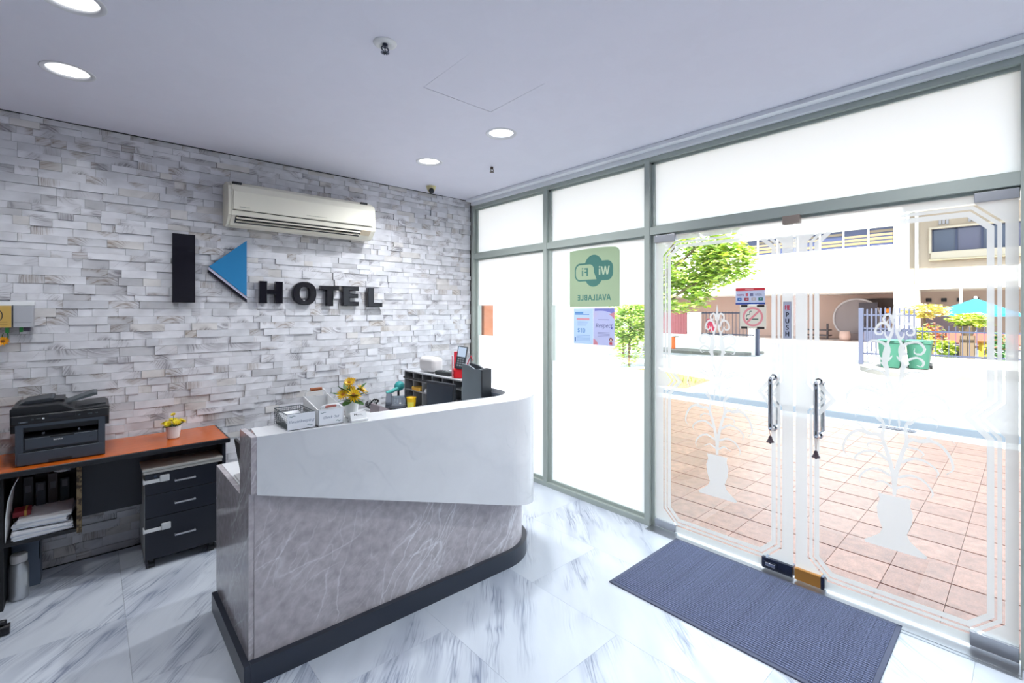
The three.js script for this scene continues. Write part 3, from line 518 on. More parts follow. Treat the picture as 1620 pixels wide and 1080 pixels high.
{
  const rz = 1.1, rx = -0.955, a = -0.6;
  const spin = (g) => rot(g, 'Y', a, [rx, OY, rz]);
  const s = thing('terminal_stand', 'bright red plastic stand holding a payment terminal on the organiser end', 'stand', [rx, OY, rz]);
  obj('base', spin(B(rx - 0.055, rx + 0.05, OY + 0.001, OY + 0.075, rz - 0.045, rz + 0.045, 0.012, 3)), M.red, s);
  obj('back_plate', spin(rot(B(rx - 0.05, rx + 0.02, OY + 0.05, OY + 0.2, rz - 0.055, rz - 0.046, 0.004), 'X', -0.08, [rx, OY, rz - 0.05])), mat(lin(0xe8384a), 0.4), s);
  obj('side_plate', spin(B(rx - 0.068, rx - 0.056, OY + 0.001, OY + 0.17, rz - 0.045, rz - 0.01, 0.003)), mat(lin(0xf0a9b4), 0.5), s);
  obj('coiled_cable', tube([[rx + 0.03, OY + 0.08, rz + 0.03], [rx + 0.06, OY + 0.15, rz + 0.04], [rx + 0.05, OY + 0.17, rz + 0.07], [rx + 0.045, OY + 0.14, rz + 0.09]], 0.004, 24, 6), mat(lin(0xb4243c), 0.5), s);
  obj('label', spin(rot(B(rx - 0.056, rx - 0.0552, OY + 0.035, OY + 0.045, rz - 0.02, rz + 0.02), 'Y', 0, [rx, OY, rz])), M.paper, s);
  const t = thing('payment_terminal', 'dark handheld payment terminal with a lit screen leaning in the red stand', 'payment terminal', [rx - 0.02, OY + 0.07, rz]);
  const lean = (g) => rot(rot(g, 'Y', 0.75, [rx - 0.02, OY + 0.07, rz + 0.02]), 'Z', -0.2, [rx - 0.02, OY + 0.07, rz + 0.02]);
  const bx = (y0, y1, w, d0, d1, r) => lean(B(rx - 0.02 + d0, rx - 0.02 + d1, OY + 0.07 + y0, OY + 0.07 + y1, rz + 0.02 - w / 2, rz + 0.02 + w / 2, r));
  obj('body', bx(0.002, 0.178, 0.078, -0.028, 0.004, 0.008), mat(lin(0x3a3f45), 0.4), t);
  obj('screen', bx(0.095, 0.168, 0.062, -0.0295, -0.027, 0.0005), mat(lin(0xaebccd), 0.25, 0, { emissive: lin(0xaebccd), emissiveIntensity: 0.35 }), t);
  for (let r = 0; r < 4; r++) for (let c = 0; c < 3; c++) obj('key', lean(B(rx - 0.02 - 0.031, rx - 0.02 - 0.027, OY + 0.07 + 0.022 + r * 0.017, OY + 0.07 + 0.033 + r * 0.017, rz - 0.005 + c * 0.018, rz + 0.008 + c * 0.018, 0.001, 1)), mat(lin(0x8b9298), 0.5), t);
}
{
  const m = thing('computer_monitor', 'slim dark computer monitor standing in front of the grey organiser', 'monitor', [-1.13, DESK, 1.09]);
  const t = (g) => rot(g, 'Y', 0.12, [-1.13, DESK, 1.09]);
  obj('screen_panel', t(B(-1.142, -1.12, 0.83, 1.067, 0.93, 1.25, 0.008, 3)), mat(lin(0x2c3138), 0.4), m);
  obj('display', t(B(-1.1435, -1.141, 0.845, 1.045, 0.945, 1.235, 0.0005)), mat(lin(0x39414b), 0.15), m);
  obj('stand', t([B(-1.135, -1.115, DESK + 0.01, 0.86, 1.06, 1.12, 0.003), B(-1.19, -1.06, DESK, DESK + 0.012, 0.99, 1.19, 0.005)]), M.blackMat, m);
  const p = thing('file_holder', 'tall dark grey file holder with a sloping notched top edge behind the counter', 'file holder', [-1.12, DESK, 1.47]);
  const prof = [[1.362, DESK], [1.578, DESK], [1.578, 1.205], [1.545, 1.207], [1.505, 1.2], [1.475, 1.212], [1.44, 1.222], [1.362, 1.228]];
  obj('side_panel', slabZY(prof, -1.13, -1.118), mat(lin(0x737e84), 0.35), p);
  obj('side_panel', slabZY(prof, -1.06, -1.048), mat(lin(0x4a5258), 0.4), p);
  obj('spine', B(-1.13, -1.048, DESK, 1.205, 1.578, 1.59, 0.003), mat(lin(0x2b3036), 0.4), p);
  obj('base', B(-1.118, -1.06, DESK, DESK + 0.01, 1.362, 1.578), M.blackMat, p);
  const a = thing('acrylic_stand', 'clear acrylic leaflet stand with a white slip between the two dark screens', 'leaflet stand', [-1.06, DESK, 1.3]);
  obj('back_sheet', B(-1.075, -1.072, DESK, 1.05, 1.262, 1.355), M.glass, a);
  obj('leaflet', B(-1.071, -1.069, 0.96, 1.045, 1.275, 1.345), M.paper, a);
  obj('foot', B(-1.1, -1.04, DESK, DESK + 0.004, 1.262, 1.355), M.glass, a);
}
{
  const p = thing('desk_telephone', 'dark grey desk telephone with its handset on the left of the keypad', 'telephone', [-1.07, DESK, 0.36]);
  const t = (g) => rot(rot(g, 'X', 0.3, [-1.07, DESK + 0.012, 0.44]), 'Y', -0.5, [-1.07, DESK, 0.36]), m = mat(lin(0x545b66), 0.4);
  obj('body', [t(B(-1.155, -0.985, DESK + 0.012, DESK + 0.045, 0.27, 0.445, 0.008, 3)), rot(B(-1.14, -1.0, DESK, DESK + 0.05, 0.28, 0.33, 0.004), 'Y', -0.5, [-1.07, DESK, 0.36])], m, p);
  obj('handset', t([B(-1.15, -1.105, DESK + 0.058, DESK + 0.075, 0.275, 0.44, 0.008, 3), B(-1.152, -1.102, DESK + 0.046, DESK + 0.07, 0.268, 0.312, 0.01, 3), B(-1.152, -1.102, DESK + 0.046, DESK + 0.07, 0.4, 0.445, 0.01, 3)]), m, p);
  obj('display', t(B(-1.085, -1.0, DESK + 0.0445, DESK + 0.047, 0.28, 0.315, 0.001)), mat(lin(0x6d7781), 0.2), p);
  for (let r = 0; r < 4; r++) for (let c = 0; c < 3; c++) obj('key', t(B(-1.085 + c * 0.022, -1.07 + c * 0.022, DESK + 0.0445, DESK + 0.049, 0.335 + r * 0.024, 0.35 + r * 0.024, 0.002, 1)), mat(lin(r === 3 && c === 2 ? 0xe8e4e0 : 0x7b828c), 0.5), p);
  obj('coiled_cord', tube([[-1.17, DESK + 0.03, 0.45], [-1.22, DESK + 0.012, 0.42], [-1.25, DESK + 0.008, 0.36], [-1.2, DESK + 0.02, 0.3]], 0.005, 30, 6), M.black, p);
  p.position.x -= 0.075; p.position.z += 0.06;
}
{
  const c = thing('yellow_tub', 'yellow plastic tub with a paler label beside the dark telephone', 'tub', [-1.085, DESK, 0.58]);
  obj('tub', lathe([[0, 0.001], [0.03, 0.001], [0.0385, 0.1], [0.041, 0.103], [0.041, 0.108], [0.037, 0.108], [0.034, 0.09], [0, 0.088]], -1.085, DESK, 0.58), M.yellow, c);
  obj('label', new THREE.CylinderGeometry(0.0372, 0.0332, 0.05, 28, 1, true, PI, PI).translate(-1.085, DESK + 0.047, 0.58), mat(lin(0xe6dc53), 0.6, 0, { side: THREE.DoubleSide }), c);
  const t = thing('teal_gadget', 'teal plastic gadget with a round head behind the dark telephone', 'gadget', [-1.05, DESK, 0.3]);
  obj('head', ball(-1.045, 0.935, 0.3, 0.045, 0.95, 20), M.teal, t);
  obj('handle', tube([[-1.07, 0.92, 0.32], [-1.12, 0.9, 0.31], [-1.17, 0.885, 0.3]], 0.017, 14), mat(lin(0x4fb0aa), 0.5), t);
  obj('stand', [cyl(-1.05, DESK, 0.29, 0.035, 0.03, 0.01), cyl(-1.05, DESK + 0.01, 0.29, 0.01, 0.01, 0.12)], M.blackMat, t);
  const w = thing('cable_bundle', 'tangled black and white cables left of the telephone', 'cables', [-1.33, DESK, 0.36]);
  const loops = (n, r) => Array.from({ length: n }, (_, i) => { const a = rr(0, 6), R = rr(0.025, 0.05); return tube(Array.from({ length: 7 }, (_, k) => [-1.33 + R * Math.cos(a + k) + rr(-0.01, 0.01), DESK + 0.012 + (k % 4) * 0.02 + i * 0.008, 0.36 + R * Math.sin(a + k)]), r, 30, 6); });
  obj('black_cable', loops(4, 0.006), M.black, w); obj('white_cable', loops(4, 0.006), M.plasticWhite, w);
  const d = thing('desk_calendar', 'greyish brown tent shaped desk calendar behind the counter ledge', 'calendar', [-1.36, DESK, 0.62]);
  obj('card', slabXY([[-1.42, DESK], [-1.24, DESK], [-1.245, DESK + 0.006], [-1.395, DESK + 0.088], [-1.41, DESK + 0.088]], 0.5, 0.66), mat(lin(0x9c9297), 0.8), d);
  const pn = [[-1.16, 0.66, 0.5, 0x23252b, 'black ball pen lying beside the yellow tub'], [-1.15, 0.72, 0.9, 0xc9c2b0, 'beige pencil lying beside the yellow tub'], [-1.14, 0.78, 0.2, 0x4b4f46, 'olive marker lying in front of the organiser']];
  for (const [x, z, a, col, l] of pn) { const q = thing('pen', l, 'pen', [x, DESK, z], 'pens beside the yellow tub'); obj('barrel', rot(rod([x - 0.07, DESK + 0.0055, z], [x + 0.06, DESK + 0.0055, z], 0.005), 'Y', a, [x, DESK, z]), mat(lin(col), 0.4), q); obj('tip', rot(rod([x - 0.08, DESK + 0.0055, z], [x - 0.07, DESK + 0.0055, z], 0.0025), 'Y', a, [x, DESK, z]), M.steel, q); }
}

// ================================================================ SIDE DESK, PRINTER, DRAWERS
{
  const d = thing('side_desk', 'long narrow desk with orange brown top and black legs along the stone wall', 'desk', [-3.3, 0, 0.2]);
  obj('desktop', B(-4.3, -2.4, 0.724, 0.75, -0.02, 0.447, 0.002, 1), M.wood, d);
  obj('edge_band', [B(-4.3, -2.388, 0.718, 0.7485, 0.444, 0.458, 0.006, 3), B(-2.404, -2.388, 0.718, 0.7485, -0.02, 0.458, 0.006, 3)], M.black, d);
  obj('leg_panel', B(-2.425, -2.405, 0, 0.722, 0.0, 0.4), M.navy, d);
  obj('leg_panel', B(-3.47, -3.432, 0, 0.722, 0.0, 0.395), M.blackMat, d);
  obj('leg_panel', B(-4.28, -4.25, 0, 0.722, 0.0, 0.395), M.blackMat, d);
  obj('modesty_panel', B(-3.13, -2.425, 0.353, 0.722, 0.19, 0.207), M.navy, d);
  const c = obj('cubby', [B(-3.432, -3.145, 0.335, 0.353, 0.02, 0.395), B(-3.432, -3.145, 0.353, 0.722, 0.012, 0.024)], M.blackMat, d);
  obj('cubby_side', B(-3.145, -3.125, 0.325, 0.722, 0.012, 0.39), M.blackMat, d);
  obj('worn_edge', B(-3.146, -3.124, 0.325, 0.722, 0.39, 0.396), mat(0xffffff, 0.8, 0, { map: texture(256, (u, v) => { const k = smooth(-0.1, 0.3, fbm(N2, u * 20, v * 20, 20, 3)); return [mix(120, 60, k), mix(104, 50, k), mix(78, 40, k)]; }, true, 2) }), d);
}
{
  const lay = (name, label, cat, x0, x1, y0, y1, z0, z1, m, ang = 0, r = 0.002) => { const t = thing(name, label, cat, [(x0 + x1) / 2, y0, (z0 + z1) / 2]); return [t, (g) => rot(g, 'Y', ang, [(x0 + x1) / 2, y0, (z0 + z1) / 2])]; };
  const stack = (label, x, z, y, n, ang0, w = 0.21, dd = 0.28) => { const t = thing('paper_stack', label, 'paper stack', [x, y, z], undefined); for (let i = 0; i < n; i++) { const h = rr(0.004, 0.01); obj('sheaf', rot(B(x - w / 2, x + w / 2, y + 0.0005, y + h, z - dd / 2, z + dd / 2, 0.001, 1), 'Y', ang0 + rr(-0.09, 0.09), [x, y, z]), i % 3 ? M.paper : mat(lin(0xcfd6e4), 0.85), t); y += h; } return y; };
  stack('lower loose stack of white papers in the cubby under the desk', -3.29, 0.24, 0.354, 6, 0.05, 0.24);
  const y2 = stack('upper crumpled stack of white papers on the other papers in the cubby', -3.275, 0.22, 0.402, 6, -0.1, 0.22);
  const f = thing('white_folder', 'curled white folder standing against the left side of the cubby', 'folder', [-3.42, 0.354, 0.3]);
  { const pts = [[-3.428, 0.356], [-3.4275, 0.48], [-3.418, 0.58], [-3.4, 0.65], [-3.38, 0.69]]; obj('cover', slabXY([...pts, ...pts.slice().reverse().map(([x, y]) => [x + 0.003, y])], 0.1, 0.38), M.paper, f); }
  const cols = [[0x22252d, 'black'], [0x2d3440, 'dark blue grey'], [0x3a3134, 'dark brown'], [0x23303a, 'slate']];
  const where = ['at the far left behind the papers', 'second from the left behind the papers', 'third from the left behind the papers', 'at the far right behind the papers'];
  cols.forEach(([c, n], i) => { const x = -3.36 + i * 0.052; const b = thing('binder', n + ' binder standing in the cubby ' + where[i], 'binder', [x, 0.47, 0.07], 'binders in the cubby'); obj('cover', B(x - 0.022, x + 0.022, 0.354, 0.62 - (i % 2) * 0.04, 0.03, 0.1, 0.004), mat(lin(c), 0.5), b); obj('spine_label', B(x - 0.012, x + 0.012, 0.53, 0.57, 0.1, 0.1012), mat(lin(0x6a6d75), 0.8), b); });
  const rb = thing('red_box', 'small red box with a gold band on the papers in the cubby', 'box', [-3.375, y2, 0.2]);
  obj('box', B(-3.41, -3.34, y2 + 0.001, y2 + 0.03, 0.16, 0.26, 0.003), mat(lin(0x8e2733), 0.5), rb); obj('band', B(-3.365, -3.355, y2, y2 + 0.031, 0.159, 0.261, 0.001), mat(lin(0xc99a4a), 0.4), rb);
  const pp = thing('paper_bag', 'crumpled white paper on the dark files at the top of the cubby', 'paper', [-3.2, 0.62, 0.12]);
  const cg = ball(0, 0, 0, 0.055, 0.36, 14), P = cg.attributes.position; for (let i = 0; i < P.count; i++) { const k = 1 + 0.25 * N1(P.getX(i) * 60 + 9, P.getZ(i) * 60 + P.getY(i) * 40); P.setXYZ(i, P.getX(i) * k, P.getY(i) * k, P.getZ(i) * k); } cg.computeVertexNormals(); cg.translate(-3.21, 0.64, 0.09); obj('sheet', cg, M.paper, pp);
}
{
  const p = thing('laser_printer', 'dark grey multifunction laser printer with a document feeder on the brown desk', 'printer', [-3.205, 0.75, 0.21]);
  const L = -3.39, R = -3.022, F = 0.386, K = 0.03;
  const side = slabZY([[K, 0.752], [F - 0.012, 0.752], [F - 0.004, 0.77], [F, 0.985], [K, 0.985]], R - 0.03, R), m = M.printer;
  obj('housing', [side, side.clone().translate(L - R + 0.03, 0, 0), B(L + 0.03, R - 0.03, 0.752, 0.985, K, F - 0.15), B(L + 0.03, R - 0.03, 0.962, 0.985, F - 0.16, F), B(L + 0.03, R - 0.03, 0.752, 0.902, F - 0.16, F - 0.012)], m, p);
  obj('output_slot', [B(L + 0.031, R - 0.031, 0.902, 0.961, F - 0.152, F - 0.148), rot(B(L + 0.031, R - 0.031, 0.9, 0.904, F - 0.15, F - 0.01), 'X', 0.1, [L, 0.902, F - 0.01])], M.printerDark, p);
  for (const x of [L + 0.105, R - 0.115]) obj('exit_roller', B(x - 0.006, x + 0.006, 0.903, 0.918, F - 0.07, F - 0.05, 0.002), mat(lin(0x7a808a), 0.5), p);
  const fc = obj('front_cover', B(L + 0.035, R - 0.034, 0.84, 0.9, F - 0.014, F - 0.001, 0.004, 2), m, p);
  obj('cover_grip', B(-3.255, -3.155, 0.893, 0.9035, F - 0.012, F + 0.0005, 0.002), M.printerDark, fc);
  const pt = obj('paper_tray', B(L + 0.004, R - 0.004, 0.754, 0.826, F - 0.02, F - 0.002, 0.006, 2), m, p);
  obj('tray_grip', B(-3.262, -3.165, 0.7535, 0.775, F - 0.016, F - 0.0012, 0.003), M.printerDark, pt);
  obj('tray_seam', B(L + 0.001, R - 0.001, 0.827, 0.8305, F - 0.03, F - 0.003), M.printerDark, p);
  const word = (t, w, h, s, col, font) => mat(0xffffff, 0.45, 0, { map: printed(256, 64, (g, a, b) => { g.fillStyle = '#3b424c'; g.fillRect(0, 0, a, b); g.fillStyle = col; g.font = font; g.textAlign = 'center'; g.fillText(t, a / 2, b * 0.72); }) });
  print('brand_mark', 0.05, 0.0125, word('brother', 0, 0, 0, '#f2f3f5', 'bold 54px sans-serif'), fc, [-3.222, 0.879, F - 0.0008]);
  print('model_print', 0.045, 0.007, word('DCP', 0, 0, 0, '#15181c', 'bold 48px sans-serif'), fc, [-3.085, 0.872, F - 0.0008]);
  // scanner with raised feeder on the left that slopes down to the right
  const lid = slabXY([[L - 0.022, 0.93], [R + 0.018, 0.925], [R + 0.02, 1.03], [R + 0.006, 1.038], [-3.155, 1.034], [-3.21, 1.07], [-3.225, 1.074], [L - 0.01, 1.071], [L - 0.024, 1.058]], K - 0.01, F - 0.035, [], 0.006);
  obj('scanner_lid', lid, M.printerDark, p);
  obj('control_panel', rot(B(L - 0.02, R + 0.016, 0.978, 1.03, F - 0.05, F + 0.004, 0.008, 3), 'X', -0.12, [L, 0.978, F]), M.printerDark, p);
  obj('lcd', rot(B(-3.26, -3.15, 1.0, 1.02, F + 0.003, F + 0.006, 0.001), 'X', -0.12, [L, 0.978, F]), M.black, p);
  for (const [x, w, c] of [[-3.3, 0.018, 0x2f3439], [-3.282, 0.01, 0xdfe3e8], [-3.325, 0.01, 0x2f3439], [-3.135, 0.009, 0x3c4248], [-3.09, 0.02, 0x30363c], [-3.06, 0.012, 0x3a4047]]) obj('button', rot(B(x - w / 2, x + w / 2, 1.0, 1.008, F + 0.003, F + 0.0065, 0.002), 'X', -0.12, [L, 0.978, F]), mat(lin(c), 0.4), p);
  obj('feeder_cover', slabXY([[L + 0.0, 1.07], [-3.25, 1.074], [-3.245, 1.094], [-3.26, 1.099], [L + 0.03, 1.09]], 0.06, 0.26, [], 0.004), mat(lin(0x30353c), 0.4), p);
  obj('feeder_throat', B(-3.255, -3.2, 1.066, 1.088, 0.07, 0.25, 0.004), M.black, p);
  obj('document_tray', slabXY([[-3.2, 1.06], [-3.19, 1.055], [-3.055, 1.092], [-3.058, 1.104], [-3.075, 1.106]], 0.08, 0.25, [], 0.002), mat(lin(0x4b5257), 0.45), p);
  obj('eject_tray', slabXY([[-3.15, 1.034], [R + 0.004, 1.038], [R + 0.004, 1.044], [-3.1, 1.041]], 0.04, 0.28), mat(lin(0x25282d), 0.35), p);
  print('brand_mark', 0.036, 0.008, word('brother', 0, 0, 0, '#aab0b8', '48px sans-serif'), p, [L + 0.03, 0.993, F + 0.0045], 0, -0.12);
}
{
  const f = thing('flower_pot', 'small white pot of yellow daisies standing on the brown desk', 'flower pot', [-2.675, 0.75, 0.22]);
  const [x, y, z] = [-2.675, 0.75, 0.22];
  obj('pot', lathe([[0, 0.001], [0.03, 0.001], [0.034, 0.008], [0.045, 0.085], [0.041, 0.086], [0.038, 0.072], [0, 0.07]], x, y, z), M.plasticWhite, f);
  for (const [a, b, c, r, t, u] of [[-0.03, 0.1, 0.026, 0.028, 0.5, 0.4], [0.012, 0.106, 0.034, 0.03, 0.6, -0.1], [0.045, 0.104, 0.004, 0.026, 0.1, -0.5], [-0.045, 0.1, -0.014, 0.025, -0.2, 0.5], [0.0, 0.112, -0.02, 0.028, 0.1, 0.0], [0.0, 0.155, 0.0, 0.016, 0.4, 0.3]]) { const [pp, dd] = petalFlower(x + a, y + b, z + c, r, t, u, 15); const q = obj('flower', pp, mat(lin(0xe3cc10), 0.5), f); obj('flower_disc', dd, mat(lin(0xb8930f), 0.8), q); }
  obj('stem', [rod([x, y + 0.07, z], [x, y + 0.152, z], 0.0016, 5), rod([x, y + 0.07, z], [x - 0.03, y + 0.1, z + 0.02], 0.0016, 5)], M.leafDark, f);
  for (let i = 0; i < 12; i++) { const a = i / 12 * 2 * PI; obj('leaf', leafBlade(x + Math.sin(a) * 0.015, y + 0.082, z + Math.cos(a) * 0.015, rr(0.042, 0.062), a, rr(0.0, 0.4), 0.45), mat(lin(0x2c4a1e), 0.6), f); }
}
{
  const p = thing('drawer_pedestal', 'black three drawer pedestal on castors with grey top and white strap locks under the desk', 'drawer unit', [-2.645, 0, 0.24]);
  const x0 = -2.84, x1 = -2.452, F = 0.415;
  obj('carcass', [B(x0, x0 + 0.016, 0.07, 0.592, 0.03, F - 0.016), B(x1 - 0.016, x1, 0.05, 0.592, 0.03, F - 0.016), B(x0, x1, 0.06, 0.08, 0.03, F - 0.016), B(x0, x1, 0.08, 0.592, 0.03, 0.045)], M.greyMetal, p);
  obj('top', [B(x0 - 0.012, x1 + 0.028, 0.61, 0.626, 0.02, F + 0.008, 0.004), B(x0 - 0.008, x1 + 0.022, 0.592, 0.609, 0.02, F + 0.004, 0.003)], mat(lin(0xbab9b4), 0.4, 0.2), p);
  const drawers = [[0.462, 0.59, 0.527], [0.318, 0.458, 0.386], [0.062, 0.314, 0.184]];
  for (const [a, b, hy] of drawers) {
    const d = obj('drawer', B(x0 + 0.002, x1 - 0.002, a, b, F - 0.018, F, 0.002, 1), M.navy, p);
    obj('handle', [rod([-2.69, hy, F + 0.022], [-2.58, hy, F + 0.022], 0.0055, 10), rod([-2.687, hy, F - 0.001], [-2.687, hy, F + 0.022], 0.005, 8), rod([-2.583, hy, F - 0.001], [-2.583, hy, F + 0.022], 0.005, 8)], M.steel, d);
  }
  obj('keyhole', rod([-2.787, 0.573, F - 0.002], [-2.787, 0.573, F + 0.003], 0.008, 14), M.darkChrome, p);
  for (const [y, xb] of [[0.545, -2.742], [0.243, -2.735]]) {
    const s = obj('strap_lock', [B(x0 - 0.006, xb - 0.02, y - 0.012, y + 0.01, F, F + 0.004, 0.001, 1), B(x0 - 0.008, x0 - 0.001, y - 0.015, y + 0.014, F - 0.04, F + 0.004, 0.002)], M.plasticWhite, p);
    obj('latch', B(xb - 0.024, xb + 0.026, y - 0.013, y + 0.03, F, F + 0.012, 0.006, 3), mat(lin(0xc9ccce), 0.5), s);
  }
  for (const [x, z] of [[x0 + 0.035, F - 0.04], [x1 - 0.035, F - 0.04], [x0 + 0.035, 0.08], [x1 - 0.035, 0.08]]) { const c = obj('castor', [rod([x - 0.016, 0.022, z], [x + 0.016, 0.022, z], 0.022, 18), B(x - 0.012, x + 0.012, 0.03, 0.062, z - 0.014, z + 0.014, 0.003)], M.black, p); }
}
{
  const s = thing('steel_flask', 'brushed steel flask with white cap standing on the floor under the desk', 'flask', [-3.384, 0, 0.285]);
  const [x, z] = [-3.384, 0.285];
  obj('body', lathe([[0, 0.001], [0.036, 0.001], [0.041, 0.008], [0.041, 0.17], [0.036, 0.198], [0.028, 0.206], [0, 0.206]], x, 0, z), mat(lin(0xc4c8cc), 0.34, 0.75), s);
  obj('cap', lathe([[0, 0.205], [0.033, 0.205], [0.035, 0.21], [0.035, 0.243], [0.03, 0.25], [0, 0.251]], x, 0, z), mat(lin(0xd4d2d2), 0.5), s);
  obj('label', new THREE.CylinderGeometry(0.0416, 0.0416, 0.075, 20, 1, true, -0.1, 1.1).translate(x, 0.11, z), mat(lin(0xbfc4c8), 0.6, 0, { side: THREE.DoubleSide }), s);
  const b = thing('waste_bin', 'slate grey plastic waste bin standing behind the steel flask', 'bin', [-3.365, 0, 0.1]);
  const rim = [[-3.425, 0.02], [-3.305, 0.02], [-3.305, 0.17], [-3.425, 0.17]];
  obj('bin', [B(-3.425, -3.305, 0.001, 0.01, 0.02, 0.17), B(-3.425, -3.42, 0.01, 0.285, 0.02, 0.17), B(-3.31, -3.305, 0.01, 0.285, 0.02, 0.17), B(-3.425, -3.305, 0.01, 0.285, 0.02, 0.025), B(-3.425, -3.305, 0.01, 0.285, 0.165, 0.17)], mat(lin(0x5d6a7c), 0.5), b);
  obj('bin_liner', [B(-3.427, -3.303, 0.27, 0.292, 0.017, 0.0195), B(-3.427, -3.303, 0.27, 0.292, 0.1705, 0.173), B(-3.304, -3.3015, 0.25, 0.292, 0.018, 0.172)], mat(lin(0x8c9298), 0.6), b);
}
{
  // the office chair stands left of the picture; one castor leg of it reaches in
  const o = thing('office_chair', 'black office chair whose castor leg reaches in at the lower left edge', 'chair', [-3.712, 0, 0.66]);
  const [x, z] = [-3.712, 0.66];
  for (let i = 0; i < 5; i++) { const a = i / 5 * 2 * PI, ex = x + 0.31 * Math.cos(a), ez = z - 0.31 * Math.sin(a); const l = obj('leg', [rod([x, 0.085, z], [ex, 0.06, ez], 0.014, 8)], M.black, o); obj('castor', [rod([ex - 0.018, 0.025, ez], [ex + 0.018, 0.025, ez], 0.025, 16), rod([ex, 0.03, ez], [ex, 0.07, ez], 0.008, 8)], M.black, l); }
  obj('gas_lift', cyl(x, 0.07, z, 0.024, 0.018, 0.36), M.black, o);
  obj('seat', B(x - 0.22, x + 0.22, 0.42, 0.5, z - 0.22, z + 0.22, 0.035, 4), M.blackMat, o);
  obj('backrest', B(x - 0.24, x - 0.18, 0.6, 1.0, z - 0.2, z + 0.2, 0.028, 4), M.blackMat, o);
  obj('back_post', rod([x - 0.2, 0.45, z], [x - 0.22, 0.65, z], 0.018), M.black, o);
}

// ================================================================ ON THE STONE WALL
const WF = -0.028;                                                    // face of the proudest stones
const font = await new FontLoader().loadAsync('fonts/droid/droid_sans_bold.typeface.json');
{
  tag(obj('sign_bar', B(-2.659, -2.524, 1.661, 2.151, WF, 0.012, 0.002, 1), M.signDark), 'tall glossy near-black bar, the left stroke of the wall emblem', 'wall sign');
  const t = thing('sign_triangle', 'blue triangle with pale and dark lower edges beside the glossy black bar', 'wall sign', [-2.27, 1.9, WF]);
  obj('face', slabXY([[-2.441, 1.928], [-2.193, 1.714], [-2.193, 2.143]], -0.002, 0.018, [], 0.001), M.signBlue, t);
  obj('bevel', slabXY([[-2.443, 1.928], [-2.444, 1.906], [-2.193, 1.692], [-2.193, 1.716]], -0.012, 0.012), M.signEdge, t);
  obj('dark_edge', slabXY([[-2.445, 1.907], [-2.445, 1.886], [-2.19, 1.666], [-2.19, 1.694]], WF, 0.006), M.signDark, t);
  const LT = { H: [-2.102, -1.93, 1.662, 1.837], O: [-1.855, -1.666, 1.65, 1.845], T: [-1.633, -1.47, 1.644, 1.818], E: [-1.438, -1.292, 1.646, 1.82], L: [-1.208, -1.064, 1.638, 1.812] };
  for (const [ch, [x0, x1, y0, y1]] of Object.entries(LT)) {
    const g = new TextGeometry(ch, { font, size: 1, depth: 0.1, curveSegments: 10, bevelEnabled: true, bevelThickness: 0.004, bevelSize: 0.03, bevelSegments: 1 }); g.computeBoundingBox(); const b = g.boundingBox;
    g.translate(-b.min.x, -b.min.y, -b.min.z); g.scale((x1 - x0) / (b.max.x - b.min.x), (y1 - y0) / (b.max.y - b.min.y), 0.36); g.translate(x0, y0, WF); g.computeVertexNormals();
    tag(obj('sign_letter', g, M.signDark), 'glossy black letter ' + ch + ' of the word HOTEL on the stone wall', 'wall letter', 'letters of the hotel sign');
  }
}
